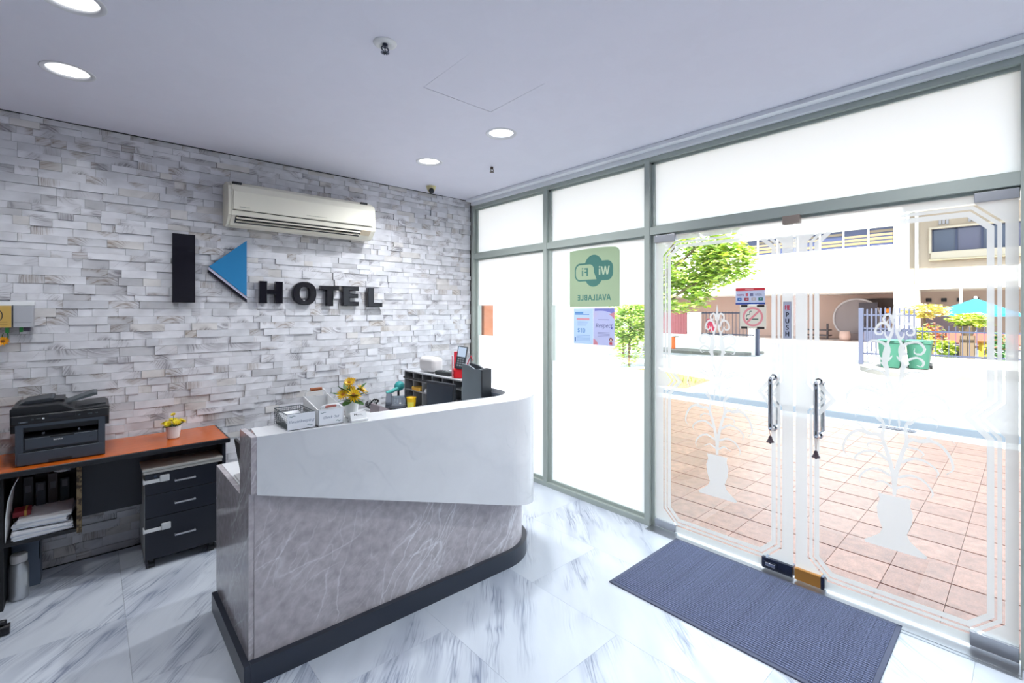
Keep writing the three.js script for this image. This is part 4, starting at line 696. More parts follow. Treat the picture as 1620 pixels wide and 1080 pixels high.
{
  const a = thing('air_conditioner', 'cream wall mounted split air conditioner on the stone wall above the sign', 'air conditioner', [-1.78, 2.25, WF]);
  const x0 = -2.345, x1 = -1.215, prof = [[WF, 2.238], [WF, 2.555], [0.06, 2.562], [0.1, 2.558], [0.162, 2.525], [0.178, 2.49], [0.182, 2.335], [0.178, 2.3], [0.11, 2.236], [0.06, 2.228]];
  obj('casing', [slabZY(prof, x0 + 0.02, x1 - 0.02), slabZY(prof.map(([z, y]) => [z < 0 ? z : z - 0.006, 2.395 + (y - 2.395) * 0.97]), x0, x0 + 0.021), slabZY(prof.map(([z, y]) => [z < 0 ? z : z - 0.006, 2.395 + (y - 2.395) * 0.97]), x1 - 0.021, x1)], M.cream, a);
  obj('front_panel', slabZY([[0.184, 2.34], [0.1905, 2.345], [0.1885, 2.475], [0.181, 2.49]], x0 + 0.03, x1 - 0.035), M.cream, a);
  obj('panel_seam', B(x0 + 0.025, x1 - 0.03, 2.3355, 2.3395, 0.176, 0.187), mat(lin(0x4a4a44), 0.7), a);
  const q = (z, y) => [z, y];
  obj('air_outlet', slabZY([q(0.178, 2.298), q(0.1845, 2.298), q(0.133, 2.251), q(0.128, 2.254)], x0 + 0.045, x1 - 0.135), M.blackMat, a);
  for (const [y, z] of [[2.285, 0.176], [2.266, 0.155]]) obj('louvre', rot(B(x0 + 0.05, x1 - 0.14, y - 0.002, y + 0.002, z - 0.014, z + 0.014, 0.001, 1), 'X', 0.75, [0, y, z]), M.cream, a);
  obj('display', slabZY([q(0.181, 2.304), q(0.186, 2.3), q(0.145, 2.262), q(0.141, 2.266)], x1 - 0.13, x1 - 0.045), mat(lin(0xd9c9ae), 0.4), a);
  obj('top_grille', Array.from({ length: 10 }, (_, i) => B(x0 + 0.05, x1 - 0.05, 2.556, 2.567, -0.01 + i * 0.008, -0.006 + i * 0.008)), mat(lin(0x55554d), 0.7), a);
  for (const x of [x0 + 0.06, x1 - 0.09]) obj('hinge_tab', B(x - 0.03, x + 0.03, 2.535, 2.552, 0.12, 0.152, 0.003), M.blackMat, a);
  print('lettering', 0.07, 0.01, mat(0xffffff, 0.5, 0, { map: printed(256, 40, (g, w, h) => { g.fillStyle = '#d8d5c4'; g.fillRect(0, 0, w, h); g.fillStyle = '#77766c'; g.font = 'bold 34px sans-serif'; g.fillText('inverter', 20, 32); }) }), a, [x0 + 0.1, 2.362, 0.192]);
  print('lettering', 0.16, 0.008, mat(0xffffff, 0.5, 0, { map: printed(256, 20, (g, w, h) => { g.fillStyle = '#d8d5c4'; g.fillRect(0, 0, w, h); g.fillStyle = '#a5a498'; g.font = '16px sans-serif'; g.fillText('air purifying filter', 30, 15); }) }), a, [x0 + 0.62, 2.365, 0.192]);
}
{
  tag(obj('cable_trunking', B(-4.2, -3.338, 1.634, 1.658, WF, 0.03, 0.002, 1), M.plasticWhite), 'white plastic cable trunking above the wall boxes at the left edge', 'trunking');
  const g = thing('switch_box', 'grey wall mounted box with green terminals under the white trunking', 'junction box', [-3.384, 1.57, WF]);
  obj('case', B(-3.426, -3.342, 1.503, 1.633, WF, 0.055, 0.004), mat(lin(0xaeb0b6), 0.45), g); obj('lid_seam', B(-3.42, -3.35, 1.532, 1.5335, 0.0545, 0.0556), M.blackMat, g);
  obj('terminal', [B(-3.402, -3.388, 1.475, 1.504, 0.0, 0.03, 0.003)], mat(lin(0x2f9a4a), 0.5), g); obj('plug', B(-3.385, -3.355, 1.478, 1.504, -0.01, 0.03, 0.004), mat(lin(0x54505f), 0.6), g);
  const y = thing('notice_box', 'yellow box with a drawn hook symbol at the left edge of the wall', 'wall box', [-3.49, 1.57, WF]);
  obj('case', B(-3.545, -3.432, 1.503, 1.633, WF, 0.05, 0.003), M.plasticWhite, y);
  print('face_plate', 0.112, 0.128, mat(0xffffff, 0.6, 0, { map: printed(128, 146, (c, w, h) => { c.fillStyle = '#c8a456'; c.fillRect(0, 0, w, h); c.strokeStyle = '#2b2a2c'; c.lineWidth = 5; c.beginPath(); c.ellipse(72, 66, 14, 32, 0, -1.4, 3.6); c.stroke(); c.fillStyle = '#8d7440'; c.fillRect(10, 108, 100, 3); c.fillRect(10, 124, 100, 3); }) }), y, [-3.4885, 1.568, 0.0508]);
  obj('terminal', B(-3.46, -3.445, 1.47, 1.504, 0.0, 0.03, 0.003), mat(lin(0x2f9a4a), 0.5), y); obj('wire', tube([[-3.452, 1.475, 0.015], [-3.45, 1.45, 0.01], [-3.455, 1.43, 0.0]], 0.003, 10, 6), mat(lin(0x2f7a55), 0.5), y);
  const f = thing('wall_flower', 'orange artificial flower hanging under the yellow box at the left edge', 'flower', [-3.468, 1.42, 0]);
  const [pp, dd] = petalFlower(-3.47, 1.42, 0.015, 0.032, 1.2, 0, 11); obj('petals', pp, mat(lin(0xf0a512), 0.5), f); obj('centre', dd, M.amber, f); obj('stalk', tube([[-3.47, 1.42, 0.01], [-3.475, 1.45, 0.0], [-3.47, 1.47, -0.005]], 0.002, 10, 5), M.leafDark, f);
}

// ================================================================ CEILING FITTINGS
LIGHTS.forEach(([x, z], i) => {
  const lab = ['at the top left of the picture', 'over the printer desk', 'over the counter front', 'nearest the dome camera', 'out of the picture near the glass doors', 'out of the picture near the front wall'][i];
  const d = thing('downlight', 'round white recessed ceiling downlight ' + lab, 'downlight', [x, HC, z], 'recessed ceiling downlights');
  const ring = lathe([[0.084, 0.012], [0.084, -0.001], [0.102, -0.004], [0.106, -0.001], [0.106, 0.0]], x, HC, z, 40);
  obj('trim_ring', ring, mat(lin(0xdcdde2), 0.4, 0, { side: THREE.DoubleSide }), d);
  obj('reflector', new THREE.CylinderGeometry(0.086, 0.086, 0.05, 32, 1, true).translate(x, HC + 0.028, z), mat(lin(0xbfc1c6), 0.5, 0, { side: THREE.DoubleSide }), d);
  obj('diffuser', new THREE.CylinderGeometry(0.0845, 0.0845, 0.006, 40).translate(x, HC + 0.012, z), M.lamp, d);
  const s = new THREE.SpotLight(new THREE.Color(0.95, 0.98, 1), DOWNLIGHT[i], 0, 1.4, 0.6, 2); s.position.set(x, HC - 0.004, z); s.target.position.set(x, 0, z);
  s.castShadow = true; s.shadow.radius = 3.5; s.shadow.mapSize.set(1024, 1024); scene.add(s, s.target);
});
{
  const c = thing('dome_camera', 'small cream dome security camera on the ceiling in the corner by the stone wall', 'security camera', [-0.655, HC, 0.2]);
  obj('base', cyl(-0.655, HC - 0.022, 0.2, 0.042, 0.046, 0.022), mat(lin(0xd9cf9e), 0.5), c);
  obj('housing', lathe([[0, -0.062], [0.02, -0.06], [0.033, -0.045], [0.04, -0.02]], -0.655, HC, 0.2), mat(lin(0xd9cf9e), 0.5), c);
  const dir = V3(-0.35, -0.35, 0.75).normalize(), p = V3(-0.655, HC - 0.036, 0.2), q = p.clone().addScaledVector(dir, 0.044), r = p.clone().addScaledVector(dir, 0.047);
  obj('lens_barrel', rod(p.toArray(), q.toArray(), 0.025, 20), mat(lin(0x2f2f33), 0.5), c); obj('lens', rod(p.toArray(), r.toArray(), 0.014, 18), mat(lin(0x0b0c12), 0.1), c);
  const sp = (x, z, label, plate, m) => {
    const s = thing('sprinkler', label, 'sprinkler', [x, HC, z]), y = HC;
    if (plate) obj('escutcheon', lathe([[0.012, -0.004], [0.035, -0.012], [0.05, -0.004], [0.052, -0.0005]], x, y, z), M.plasticWhite, s);
    obj('pipe', cyl(x, y - 0.018, z, 0.012, 0.012, 0.018, 14), m, s);
    obj('frame_arm', [tube([[x - 0.01, y - 0.016, z], [x - 0.017, y - 0.026, z], [x - 0.004, y - 0.04, z]], 0.003, 10, 6), tube([[x + 0.01, y - 0.016, z], [x + 0.017, y - 0.026, z], [x + 0.004, y - 0.04, z]], 0.003, 10, 6), cyl(x, y - 0.04, z, 0.002, 0.003, 0.024, 8)], m, s);
    obj('deflector', Array.from({ length: 10 }, (_, i) => { const a = i / 10 * 2 * PI; return rot(B(x + 0.002, x + 0.019, y - 0.043, y - 0.0415, z - 0.003, z + 0.003), 'Y', a, [x, y, z]); }), m, s);
  };
  sp(-2.105, 2.123, 'chrome fire sprinkler head with a white ceiling plate near the access panel', true, M.darkChrome);
  sp(-0.604, 1.056, 'bare dark fire sprinkler head on the ceiling near the glass wall', false, mat(lin(0x5d4f49), 0.4, 0.6));
}

// ================================================================ DOOR MAT
{
  const x0 = -0.812, x1 = -0.03, z0 = 2.393, z1 = 3.625;
  const m = thing('door_mat', 'ribbed blue grey entrance mat lying on the tiles before the glass doors', 'door mat', [(x0 + x1) / 2, 0, (z0 + z1) / 2]);
  const base = mat(lin(0x5a6076), 0.85);
  obj('border', [slabXZ([[x0, z0], [x1, z0], [x1, z1], [x0, z1]], 0.0006, 0.005), B(x0, x0 + 0.022, 0.0006, 0.0075, z0, z1, 0.003), B(x1 - 0.022, x1, 0.0006, 0.0075, z0, z1, 0.003), B(x0, x1, 0.0006, 0.0075, z0, z0 + 0.022, 0.003), B(x0, x1, 0.0006, 0.0075, z1 - 0.022, z1, 0.003)], base, m);
  const n = 46, prof = [[x0 + 0.022, 0.005]]; for (let i = 0; i < n; i++) { const a = x0 + 0.022 + (x1 - x0 - 0.044) * i / n, w = (x1 - x0 - 0.044) / n; prof.push([a + w * 0.12, 0.0052], [a + w * 0.3, 0.0105], [a + w * 0.7, 0.0105], [a + w * 0.88, 0.0052]); } prof.push([x1 - 0.022, 0.005], [x1 - 0.022, 0.003], [x0 + 0.022, 0.003]);
  obj('ribbed_pile', slabXY(prof, z0 + 0.022, z1 - 0.022), mat(0xffffff, 0.95, 0, { map: matTex, sheen: 0.4, sheenRoughness: 0.6, sheenColor: lin(0x8a90a8) }), m);
}

// ================================================================ SIGNS ON THE GLASS
const back = (name, label, cat, z0, z1, y0, y1, x, m, group, d = 0.0012) => {    // flat print whose face looks into the room (-x)
  const g = new THREE.BoxGeometry(z1 - z0, y1 - y0, d).toNonIndexed(); g.rotateY(-PI / 2); g.translate(x, (y0 + y1) / 2, (z0 + z1) / 2);
  const o = new THREE.Mesh(g, m); o.name = numbered(name); o.castShadow = o.receiveShadow = true; scene.add(o); return tag(o, label, cat, group);
};
{
  const w = printed(512, 480, (g, W, H) => {
    g.translate(W, 0); g.scale(-1, 1);                                  // the sticker faces the street: mirrored from inside
    g.fillStyle = '#bfd0b2'; g.fillRect(0, 0, W, H);
    g.fillStyle = '#5c968c'; g.beginPath(); g.arc(256, 150, 92, 0, 7); g.fill(); g.beginPath(); g.arc(256, 225, 92, 0, 7); g.fill(); g.beginPath(); g.roundRect(62, 112, 250, 158, 60); g.fill(); g.beginPath(); g.roundRect(230, 120, 226, 150, 58); g.fill();
    g.fillStyle = '#bfd0b2'; g.beginPath(); g.roundRect(252, 134, 192, 124, 46); g.fill(); g.beginPath(); g.moveTo(252, 200); g.lineTo(226, 258); g.lineTo(300, 258); g.fill();
    g.font = 'bold 92px sans-serif'; g.textAlign = 'center'; g.fillStyle = '#d3e0c8'; g.fillText('Wi', 152, 224); g.fillStyle = '#5c968c'; g.fillText('Fi', 346, 228);
    g.font = 'bold 66px sans-serif'; g.fillText('AVAILABLE', W / 2, 428);
  });
  const s = new THREE.ExtrudeGeometry((() => { const q = new THREE.Shape(); q.moveTo(0, 0); q.lineTo(0.522, 0); q.lineTo(0.522, 0.44); q.quadraticCurveTo(0.515, 0.478, 0.46, 0.483); q.quadraticCurveTo(0.3, 0.5, 0, 0.483); q.lineTo(0, 0); return q; })(), { depth: 0.001, bevelEnabled: false });
  const uv = s.attributes.uv, ps = s.attributes.position; for (let i = 0; i < uv.count; i++) uv.setXY(i, ps.getX(i) / 0.522, ps.getY(i) / 0.495);
  s.rotateY(-PI / 2); s.translate(0.0425, 1.637, 1.349);
  const o = new THREE.Mesh(s, mat(0xffffff, 1, 0, { map: w, transmission: 0.45, thickness: 0 })); o.name = numbered('wifi_sticker'); scene.add(o);
  tag(o, 'large green WiFi AVAILABLE sticker seen mirrored on the glass pane', 'sticker');
  const soft = (t) => mat(0xffffff, 1, 0, { map: t, transmission: 0.35, thickness: 0 });
  back('notice', 'pale blue notice with small print under the green sticker', 'notice', 1.394, 1.604, 1.321, 1.622, 0.0425, soft(printed(256, 366, (g, W, H) => {
    g.fillStyle = '#cfe2f6'; g.fillRect(0, 0, W, H); g.fillStyle = '#6fa3d8'; g.fillRect(18, 34, 110, 20); g.fillRect(18, 60, 190, 6); g.fillStyle = '#e2a9b4'; g.fillRect(40, 98, 170, 22); g.fillStyle = '#9fb9da'; for (let i = 0; i < 4; i++) g.fillRect(50, 136 + i * 12, 150 - i * 12, 4);
    g.fillStyle = '#6f9fd0'; g.font = 'bold 64px sans-serif'; g.fillText('$10', 50, 250); g.fillStyle = '#8fb0d6'; for (let i = 0; i < 5; i++) g.fillRect(40, 276 + i * 13, 180, 4); g.fillStyle = '#3f6fa8'; g.fillRect(14, 300, 14, 44); })), 'notices under the sticker');
  back('notice', 'lilac notice with purple corners beside the pale blue notice', 'notice', 1.606, 1.822, 1.318, 1.622, 0.0425, soft(printed(256, 366, (g, W, H) => {
    g.fillStyle = '#cfd2ee'; g.fillRect(0, 0, W, H); g.fillStyle = '#8f92d2'; g.beginPath(); g.moveTo(20, 0); g.lineTo(256, 0); g.lineTo(256, 70); g.quadraticCurveTo(180, 10, 20, 26); g.fill(); g.fillStyle = '#e29aa6'; g.beginPath(); g.moveTo(256, 36); g.lineTo(256, 112); g.quadraticCurveTo(226, 70, 190, 58); g.fill(); g.beginPath(); g.moveTo(0, 300); g.lineTo(0, 366); g.lineTo(60, 366); g.quadraticCurveTo(50, 320, 0, 300); g.fill();
    g.fillStyle = '#4a4f86'; g.font = 'italic 56px serif'; g.textAlign = 'center'; g.fillText('Respect', 126, 190); g.fillStyle = '#9a9cc4'; g.fillRect(60, 108, 130, 6); for (let i = 0; i < 4; i++) g.fillRect(58, 236 + i * 13, 140, 5);
    g.fillStyle = '#4e4bb0'; g.beginPath(); g.moveTo(214, 196); g.lineTo(232, 176); g.lineTo(228, 206); g.fill(); g.fillStyle = '#7a3b3b'; g.beginPath(); g.arc(212, 306, 20, 0, 7); g.fill(); g.fillStyle = '#e8c8bb'; g.beginPath(); g.arc(212, 310, 12, 0, 7); g.fill(); g.fillStyle = '#c8545e'; g.fillRect(196, 330, 32, 26); })), 'notices under the sticker');
  back('card_sticker', 'red and blue card payment sticker on the left glass door above the no smoking sign', 'sticker', 2.775, 2.954, 1.642, 1.749, 0.031, mat(0xffffff, 0.6, 0, { map: printed(384, 230, (g, W, H) => {
    g.fillStyle = '#c9cfe6'; g.fillRect(0, 0, W, H); g.fillStyle = '#d2333f'; g.fillRect(0, 0, W, 40); g.fillStyle = '#eab4b8'; g.fillRect(130, 16, 110, 7); g.fillStyle = '#24479a'; g.fillRect(0, 206, W, 24);
    g.font = 'bold 40px sans-serif'; g.fillStyle = '#8c5c8c'; g.fillText('NETS', 20, 112); g.fillStyle = '#d2606e'; g.fillRect(136, 76, 30, 40); g.fillStyle = '#6d6f96'; g.fillRect(192, 78, 42, 38); g.fillText('VISA', 258, 112);
    [['#2a63a8', 24], ['#9c2230', 118], ['#b8aeb2', 210], ['#2c6f6c', 300]].forEach(([c, x]) => { g.fillStyle = c; g.fillRect(x, 136, 58, 42); g.fillStyle = '#e9edf5'; g.fillRect(x + 18, 150, 24, 10); }); }) }));
  back('no_smoking_sign', 'cream no smoking sign with a red ring and black tapes on the left glass door', 'sign', 2.803, 2.961, 1.488, 1.64, 0.0298, mat(0xffffff, 0.6, 0, { map: printed(320, 310, (g, W, H) => {
    g.fillStyle = '#e6dfd0'; g.fillRect(0, 0, W, H); g.strokeStyle = '#e8959a'; g.lineWidth = 26; g.beginPath(); g.arc(160, 155, 112, 0, 7); g.stroke();
    g.fillStyle = '#4d6a5c'; g.fillRect(76, 176, 150, 17); g.fillStyle = '#e6dfd0'; g.fillRect(108, 176, 8, 17); g.strokeStyle = '#4d6a5c'; g.lineWidth = 9; g.beginPath(); g.moveTo(84, 160); g.quadraticCurveTo(76, 130, 104, 128); g.quadraticCurveTo(130, 126, 122, 100); g.quadraticCurveTo(118, 78, 146, 84); g.stroke();
    g.strokeStyle = '#e8959a'; g.lineWidth = 26; g.beginPath(); g.moveTo(82, 236); g.lineTo(240, 76); g.stroke(); g.fillStyle = '#2a2523'; g.fillRect(14, 0, 80, 28); g.fillRect(210, 0, 90, 28); g.fillRect(14, 282, 80, 28); g.fillRect(210, 282, 90, 28); }) }));
  back('push_sign', 'tall silver grey PUSH sign beside the gap of the glass doors', 'sign', 3.057, 3.101, 1.436, 1.657, 0.0305, mat(0xffffff, 0.45, 0, { map: printed(128, 640, (g, W, H) => {
    g.fillStyle = '#8e93a4'; g.fillRect(0, 0, W, H); g.fillStyle = '#a9aec2'; g.fillRect(8, 8, W - 16, H - 16); g.fillStyle = '#1d2230'; g.font = 'bold 112px sans-serif'; g.textAlign = 'center'; ['P', 'U', 'S', 'H'].forEach((c, i) => g.fillText(c, 64, 266 + i * 112));
    g.strokeStyle = '#c22846'; g.lineWidth = 10; g.beginPath(); for (const [a, b, c, d] of [[22, 80, 54, 80], [38, 56, 38, 134], [38, 134, 26, 128], [22, 112, 54, 100], [72, 58, 60, 84], [66, 74, 66, 138], [66, 78, 106, 78], [66, 98, 102, 98], [66, 116, 102, 116], [66, 136, 108, 136], [86, 58, 92, 76], [86, 78, 86, 136]]) { g.moveTo(a, b); g.lineTo(c, d); } g.stroke(); }) }));
  // little bells hung from the pull bars
  for (const [z, y, l] of [[3.005, 0.808, 'small dark bronze bell hanging from the left door handle'], [3.245, 0.772, 'small dark bronze bell on a string from the right door handle']]) {
    const x = -0.03, b = thing('bell', l, 'bell', [x, y, z], 'bells on the door handles'), m = mat(lin(0x4c4048), 0.4, 0.6);
    obj('bell_body', lathe([[0.004, 0.038], [0.009, 0.034], [0.012, 0.016], [0.021, 0.004], [0.022, 0.0], [0.019, 0.001], [0.008, 0.03]], x, y, z), m, b); obj('clapper', ball(x, y - 0.005, z, 0.006), m, b);
    obj('string', [rod([x, y + 0.038, z], [x - 0.012, 0.885, z - 0.003], 0.0011, 5), rod([x, y + 0.038, z], [x + 0.012, 0.885, z + 0.003], 0.0011, 5)], mat(lin(0x7a5a52), 0.8), b);
  }
}

// ================================================================ OUTSIDE: terrace, road, opposite houses
{
  const g = structGroup('terrace', [0.1, -0.04, 0]);
  obj('bed', [B(0.1, 5.02, -0.3, -0.052, -2.5, 9)], mat(lin(0x8a7f7a), 0.9), g);
  obj('door_step', B(0.072, 0.155, -0.04, 0.0, 2.0, 4.3, 0.004), M.kerb, g);
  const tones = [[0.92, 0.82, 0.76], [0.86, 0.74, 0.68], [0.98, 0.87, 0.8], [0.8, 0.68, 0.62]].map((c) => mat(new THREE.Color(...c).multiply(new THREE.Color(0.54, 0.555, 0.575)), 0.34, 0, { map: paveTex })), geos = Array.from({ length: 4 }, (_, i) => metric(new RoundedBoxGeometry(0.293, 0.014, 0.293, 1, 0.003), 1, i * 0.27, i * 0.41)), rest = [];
  let n = 0;
  for (let i = 0; i < 16; i++) for (let j = -8; j < 30; j++) {
    const x = 0.16 + 0.15 + i * 0.302, z = 0.115 + j * 0.29, near = z > 0.7 && z < 4.5;
    if (near && n < 300) { const t = new THREE.Mesh(geos[(i * 3 + j + 8) % 4], tones[Math.floor(rnd() * 4)]); t.name = 'tile'; t.position.set(x - 0.1, -0.007 + rr(-0.001, 0.001), z); t.castShadow = t.receiveShadow = true; t.scale.z = 0.985; g.add(t); n++; }
    else rest.push(new THREE.BoxGeometry(0.293, 0.014, 0.286).toNonIndexed().translate(x - 0.1, -0.007, z));
  }
  const r = new THREE.Mesh(mergeGeometries(rest.map((q) => metric(q)), false), tones[0]); r.name = 'tile_field'; r.userData.kind = 'stuff'; g.add(r);
  struct('kerb_edge', B(5.02, 5.4, -0.3, -0.039, -2.5, 9, 0.004, 1), M.outWhite);
  struct('gutter', B(5.401, 6.04, -0.3, -0.042, -2.5, 9), mat(lin(0x6d737c), 0.8));
  struct('road', B(5.0, 60, -0.6, -0.11, -60, 60), M.road);
  tag(obj('drain_grate', [B(5.12, 5.3, -0.0365, -0.03, 2.62, 3.02), ...Array.from({ length: 9 }, (_, i) => B(5.13, 5.29, -0.0305, -0.024, 2.64 + i * 0.042, 2.662 + i * 0.042))], mat(lin(0x77747a), 0.7)), 'grey slotted drain cover in the white edge strip of the terrace', 'drain cover');
  struct('wall_boundary', B(0.42, 3.25, -0.3, 2.7, -0.75, -0.6), M.outWhite);
  tag(obj('orange_post', B(0.2, 0.34, -0.04, 2.4, -0.3, -0.06, 0.01), mat(lin(0xe59468), 0.6)), 'orange painted post outside behind the left glass pane', 'post');
}
// planted island with white kerbs, pavement with a raised kerb across the road
{
  const isl = thing('planting_island', 'low planting island with white kerbs and dry soil in the road', 'traffic island', [7.2, -0.11, -1.6]);
  const o = [[5.85, -0.45], [8.1, -0.75], [9.2, -3.5], [6.0, -4.5]];
  obj('kerb_ring', slabXZ(o, -0.111, -0.02, [[[6.1, -0.75], [7.85, -0.95], [8.8, -3.3], [6.2, -4.1]]]), M.outWhite, isl);
  obj('soil', slabXZ([[6.1, -0.75], [7.85, -0.95], [8.8, -3.3], [6.2, -4.1]], -0.111, -0.04), mat(lin(0x6e5840), 0.95), isl);
  const bl = []; for (let i = 0; i < 260; i++) { const x = rr(6.2, 8.2), z = rr(-3.2, -1.0); bl.push(leafBlade(x, -0.045, z, rr(0.08, 0.2), rr(0, 6.3), rr(0.5, 1.3), 0.12)); }
  const gr = obj('grass', bl, mat(lin(0x93a545), 0.8), isl); gr.userData.kind = 'stuff';
  const path = new THREE.CatmullRomCurve3([[14.6, 0.75], [13.6, 0.72], [12.75, 1.2], [12.38, 1.85], [12.45, 2.5], [13.2, 3.2], [13.7, 4.2], [13.9, 9]].map(([x, z]) => V3(x, 0, z))).getPoints(60).map((p) => [p.x, p.z]);
  struct('pavement', slabXZ([...path, [15.1, 9], [15.1, 0.75]], -0.12, 0.02), M.kerb);
  struct('pavement', slabXZ([[14.2, -30], [14.4, -8], [14.9, -4], [15.6, -3.2], [17, -3.1], [17, -30]], -0.12, 0.0), M.kerb);
  tag(obj('drain_grate', Array.from({ length: 12 }, (_, i) => B(12.43 + i * 0.008, 12.45 + i * 0.008, -0.1, 0.0, 2.02 + i * 0.04, 2.04 + i * 0.04)), mat(lin(0x4c5060), 0.6)), 'dark slotted drain mouth in the kerb across the road', 'drain cover');
}
{
  const w = struct('wall_garden_right', [B(15.02, 15.2, -0.11, 0.27, 1.4, 9)], M.outWhite);
  const w2 = struct('wall_garden_left', [B(15.9, 16.1, -0.11, 0.6, -14, -3.05)], M.outWhite);
  const f = thing('railing', 'dark blue grey metal railing on the low white garden wall across the road', 'railing', [15.1, 0.27, 3.5]);
  for (const y of [0.3, 0.98]) obj('rail', B(15.09, 15.12, y, y + 0.045, 1.45, 6.5), M.rail, f);
  for (let i = 0; i < 34; i++) { const z = 1.5 + i * 0.142; obj('bar', [B(15.095, 15.115, 0.27, 1.14, z - 0.009, z + 0.009), cyl(15.105, 1.14, z, 0.01, 0.002, 0.04, 6)], M.rail, f); }
  const g = thing('driveway_gate', 'grey blue barred driveway gate with sheet panel standing open across the road', 'gate', [15.4, 0, 1.0]);
  const gm = mat(lin(0x474b60), 0.5);
  obj('post', B(15.3, 15.42, -0.1, 1.7, 0.34, 0.46, 0.01), gm, g);
  for (let i = 0; i < 11; i++) { const z = 0.55 + i * 0.115; obj('bar', B(15.39, 15.41, 0.2, 1.66 + 0.05 * Math.sin(i / 10 * PI), z - 0.022, z + 0.022, 0.004, 1), gm, g); }
  for (const y of [0.22, 0.62, 1.02, 1.45]) obj('rail', B(15.41, 15.44, y, y + 0.05, 0.46, 1.75), gm, g);
  obj('sheet_panel', B(15.445, 15.455, 0.66, 1.03, 0.46, 1.75), mat(lin(0x51546a), 0.5), g);
  const h = thing('railing', 'dark grey metal railing on the long white garden wall left of the driveway', 'railing', [16, 0.6, -4.2]);
  for (const y of [0.64, 1.5]) obj('rail', B(15.985, 16.015, y, y + 0.05, -5.2, -3.1), M.rail, h);
  for (let i = 0; i < 16; i++) { const z = -5.15 + i * 0.135; obj('bar', B(15.99, 16.01, 0.6, 1.58, z - 0.009, z + 0.009), M.rail, h); }
  obj('end_post', B(15.93, 16.07, -0.11, 1.0, -3.05, -2.93, 0.01), M.rail, h);
  const panelFence = (name, label, z0, z1, n, m) => { const t = thing(name, label, 'fence', [16, 0.6, (z0 + z1) / 2]); obj('rail', [B(16.01, 16.03, 0.66, 0.71, z0, z1), B(16.01, 16.03, 1.46, 1.51, z0, z1)], M.rail, t); for (let i = 0; i < n; i++) { const a = mix(z0, z1, i / n), b = mix(z0, z1, (i + 1) / n); obj('slat', B(15.98, 16.005, 0.605, 1.56, a + 0.006, b - 0.006, 0.004, 1), m, t); } };
  panelFence('red_fence', 'dull red slatted fence on the white garden wall beneath the tree', -7.4, -5.86, 12, mat(lin(0xb0656a), 0.7));
  panelFence('white_fence', 'white slatted gate on the garden wall beside the red fence', -5.84, -5.22, 6, M.outWhite);
  const r = thing('round_sign', 'round crimson sign on the railing behind the etched vine', 'sign', [15.9, 0.9, -4.72]);
  obj('disc', rod([15.9, 0.95, -4.72], [15.93, 0.95, -4.72], 0.19, 28), mat(lin(0xc22a52), 0.5), r); obj('plate', B(15.92, 15.94, 1.02, 1.28, -4.95, -4.75), mat(lin(0xb02b4f), 0.5), r);
  const b = thing('bollard', 'orange bollard with dark cap at the foot of the white garden wall', 'bollard', [15.3, 0, -6.1]);
  obj('post', B(15.24, 15.36, 0.0, 0.52, -6.17, -6.04, 0.02), mat(lin(0xf0702a), 0.6), b); obj('cap', B(15.22, 15.38, 0.5, 0.54, -6.08, -5.9, 0.01), mat(lin(0x6b5348), 0.7), b);
}
function wheelieBin(x, z, label) {
  const m = mat(lin(0x2f6150), 0.6), t = thing('wheelie_bin', label, 'bin', [x, 0.02, z], 'green wheelie bins');
  const taper = (y0, y1, a, b) => { const g = new THREE.CylinderGeometry(b * Math.SQRT1_2, a * Math.SQRT1_2, y1 - y0, 4, 1); g.rotateY(PI / 4); g.translate(x, (y0 + y1) / 2, z); return clean(g); };
  obj('body', [taper(0.04, 0.74, 0.38, 0.5), B(x - 0.27, x + 0.27, 0.72, 0.765, z - 0.27, z + 0.27, 0.012)], m, t);
  obj('lid', [B(x - 0.275, x + 0.265, 0.768, 0.81, z - 0.265, z + 0.265, 0.02, 3), B(x - 0.31, x - 0.265, 0.77, 0.8, z - 0.12, z + 0.12, 0.01)], m, t);
  for (const s of [-1, 1]) obj('wheel', rod([x + 0.2, 0.1, z + s * 0.2], [x + 0.2, 0.1, z + s * 0.25], 0.08, 18), M.black, t);
}
wheelieBin(13.55, 1.44, 'left green wheelie bin beside the driveway gate'); wheelieBin(13.75, 2.02, 'right green wheelie bin in front of the dark garden railing');
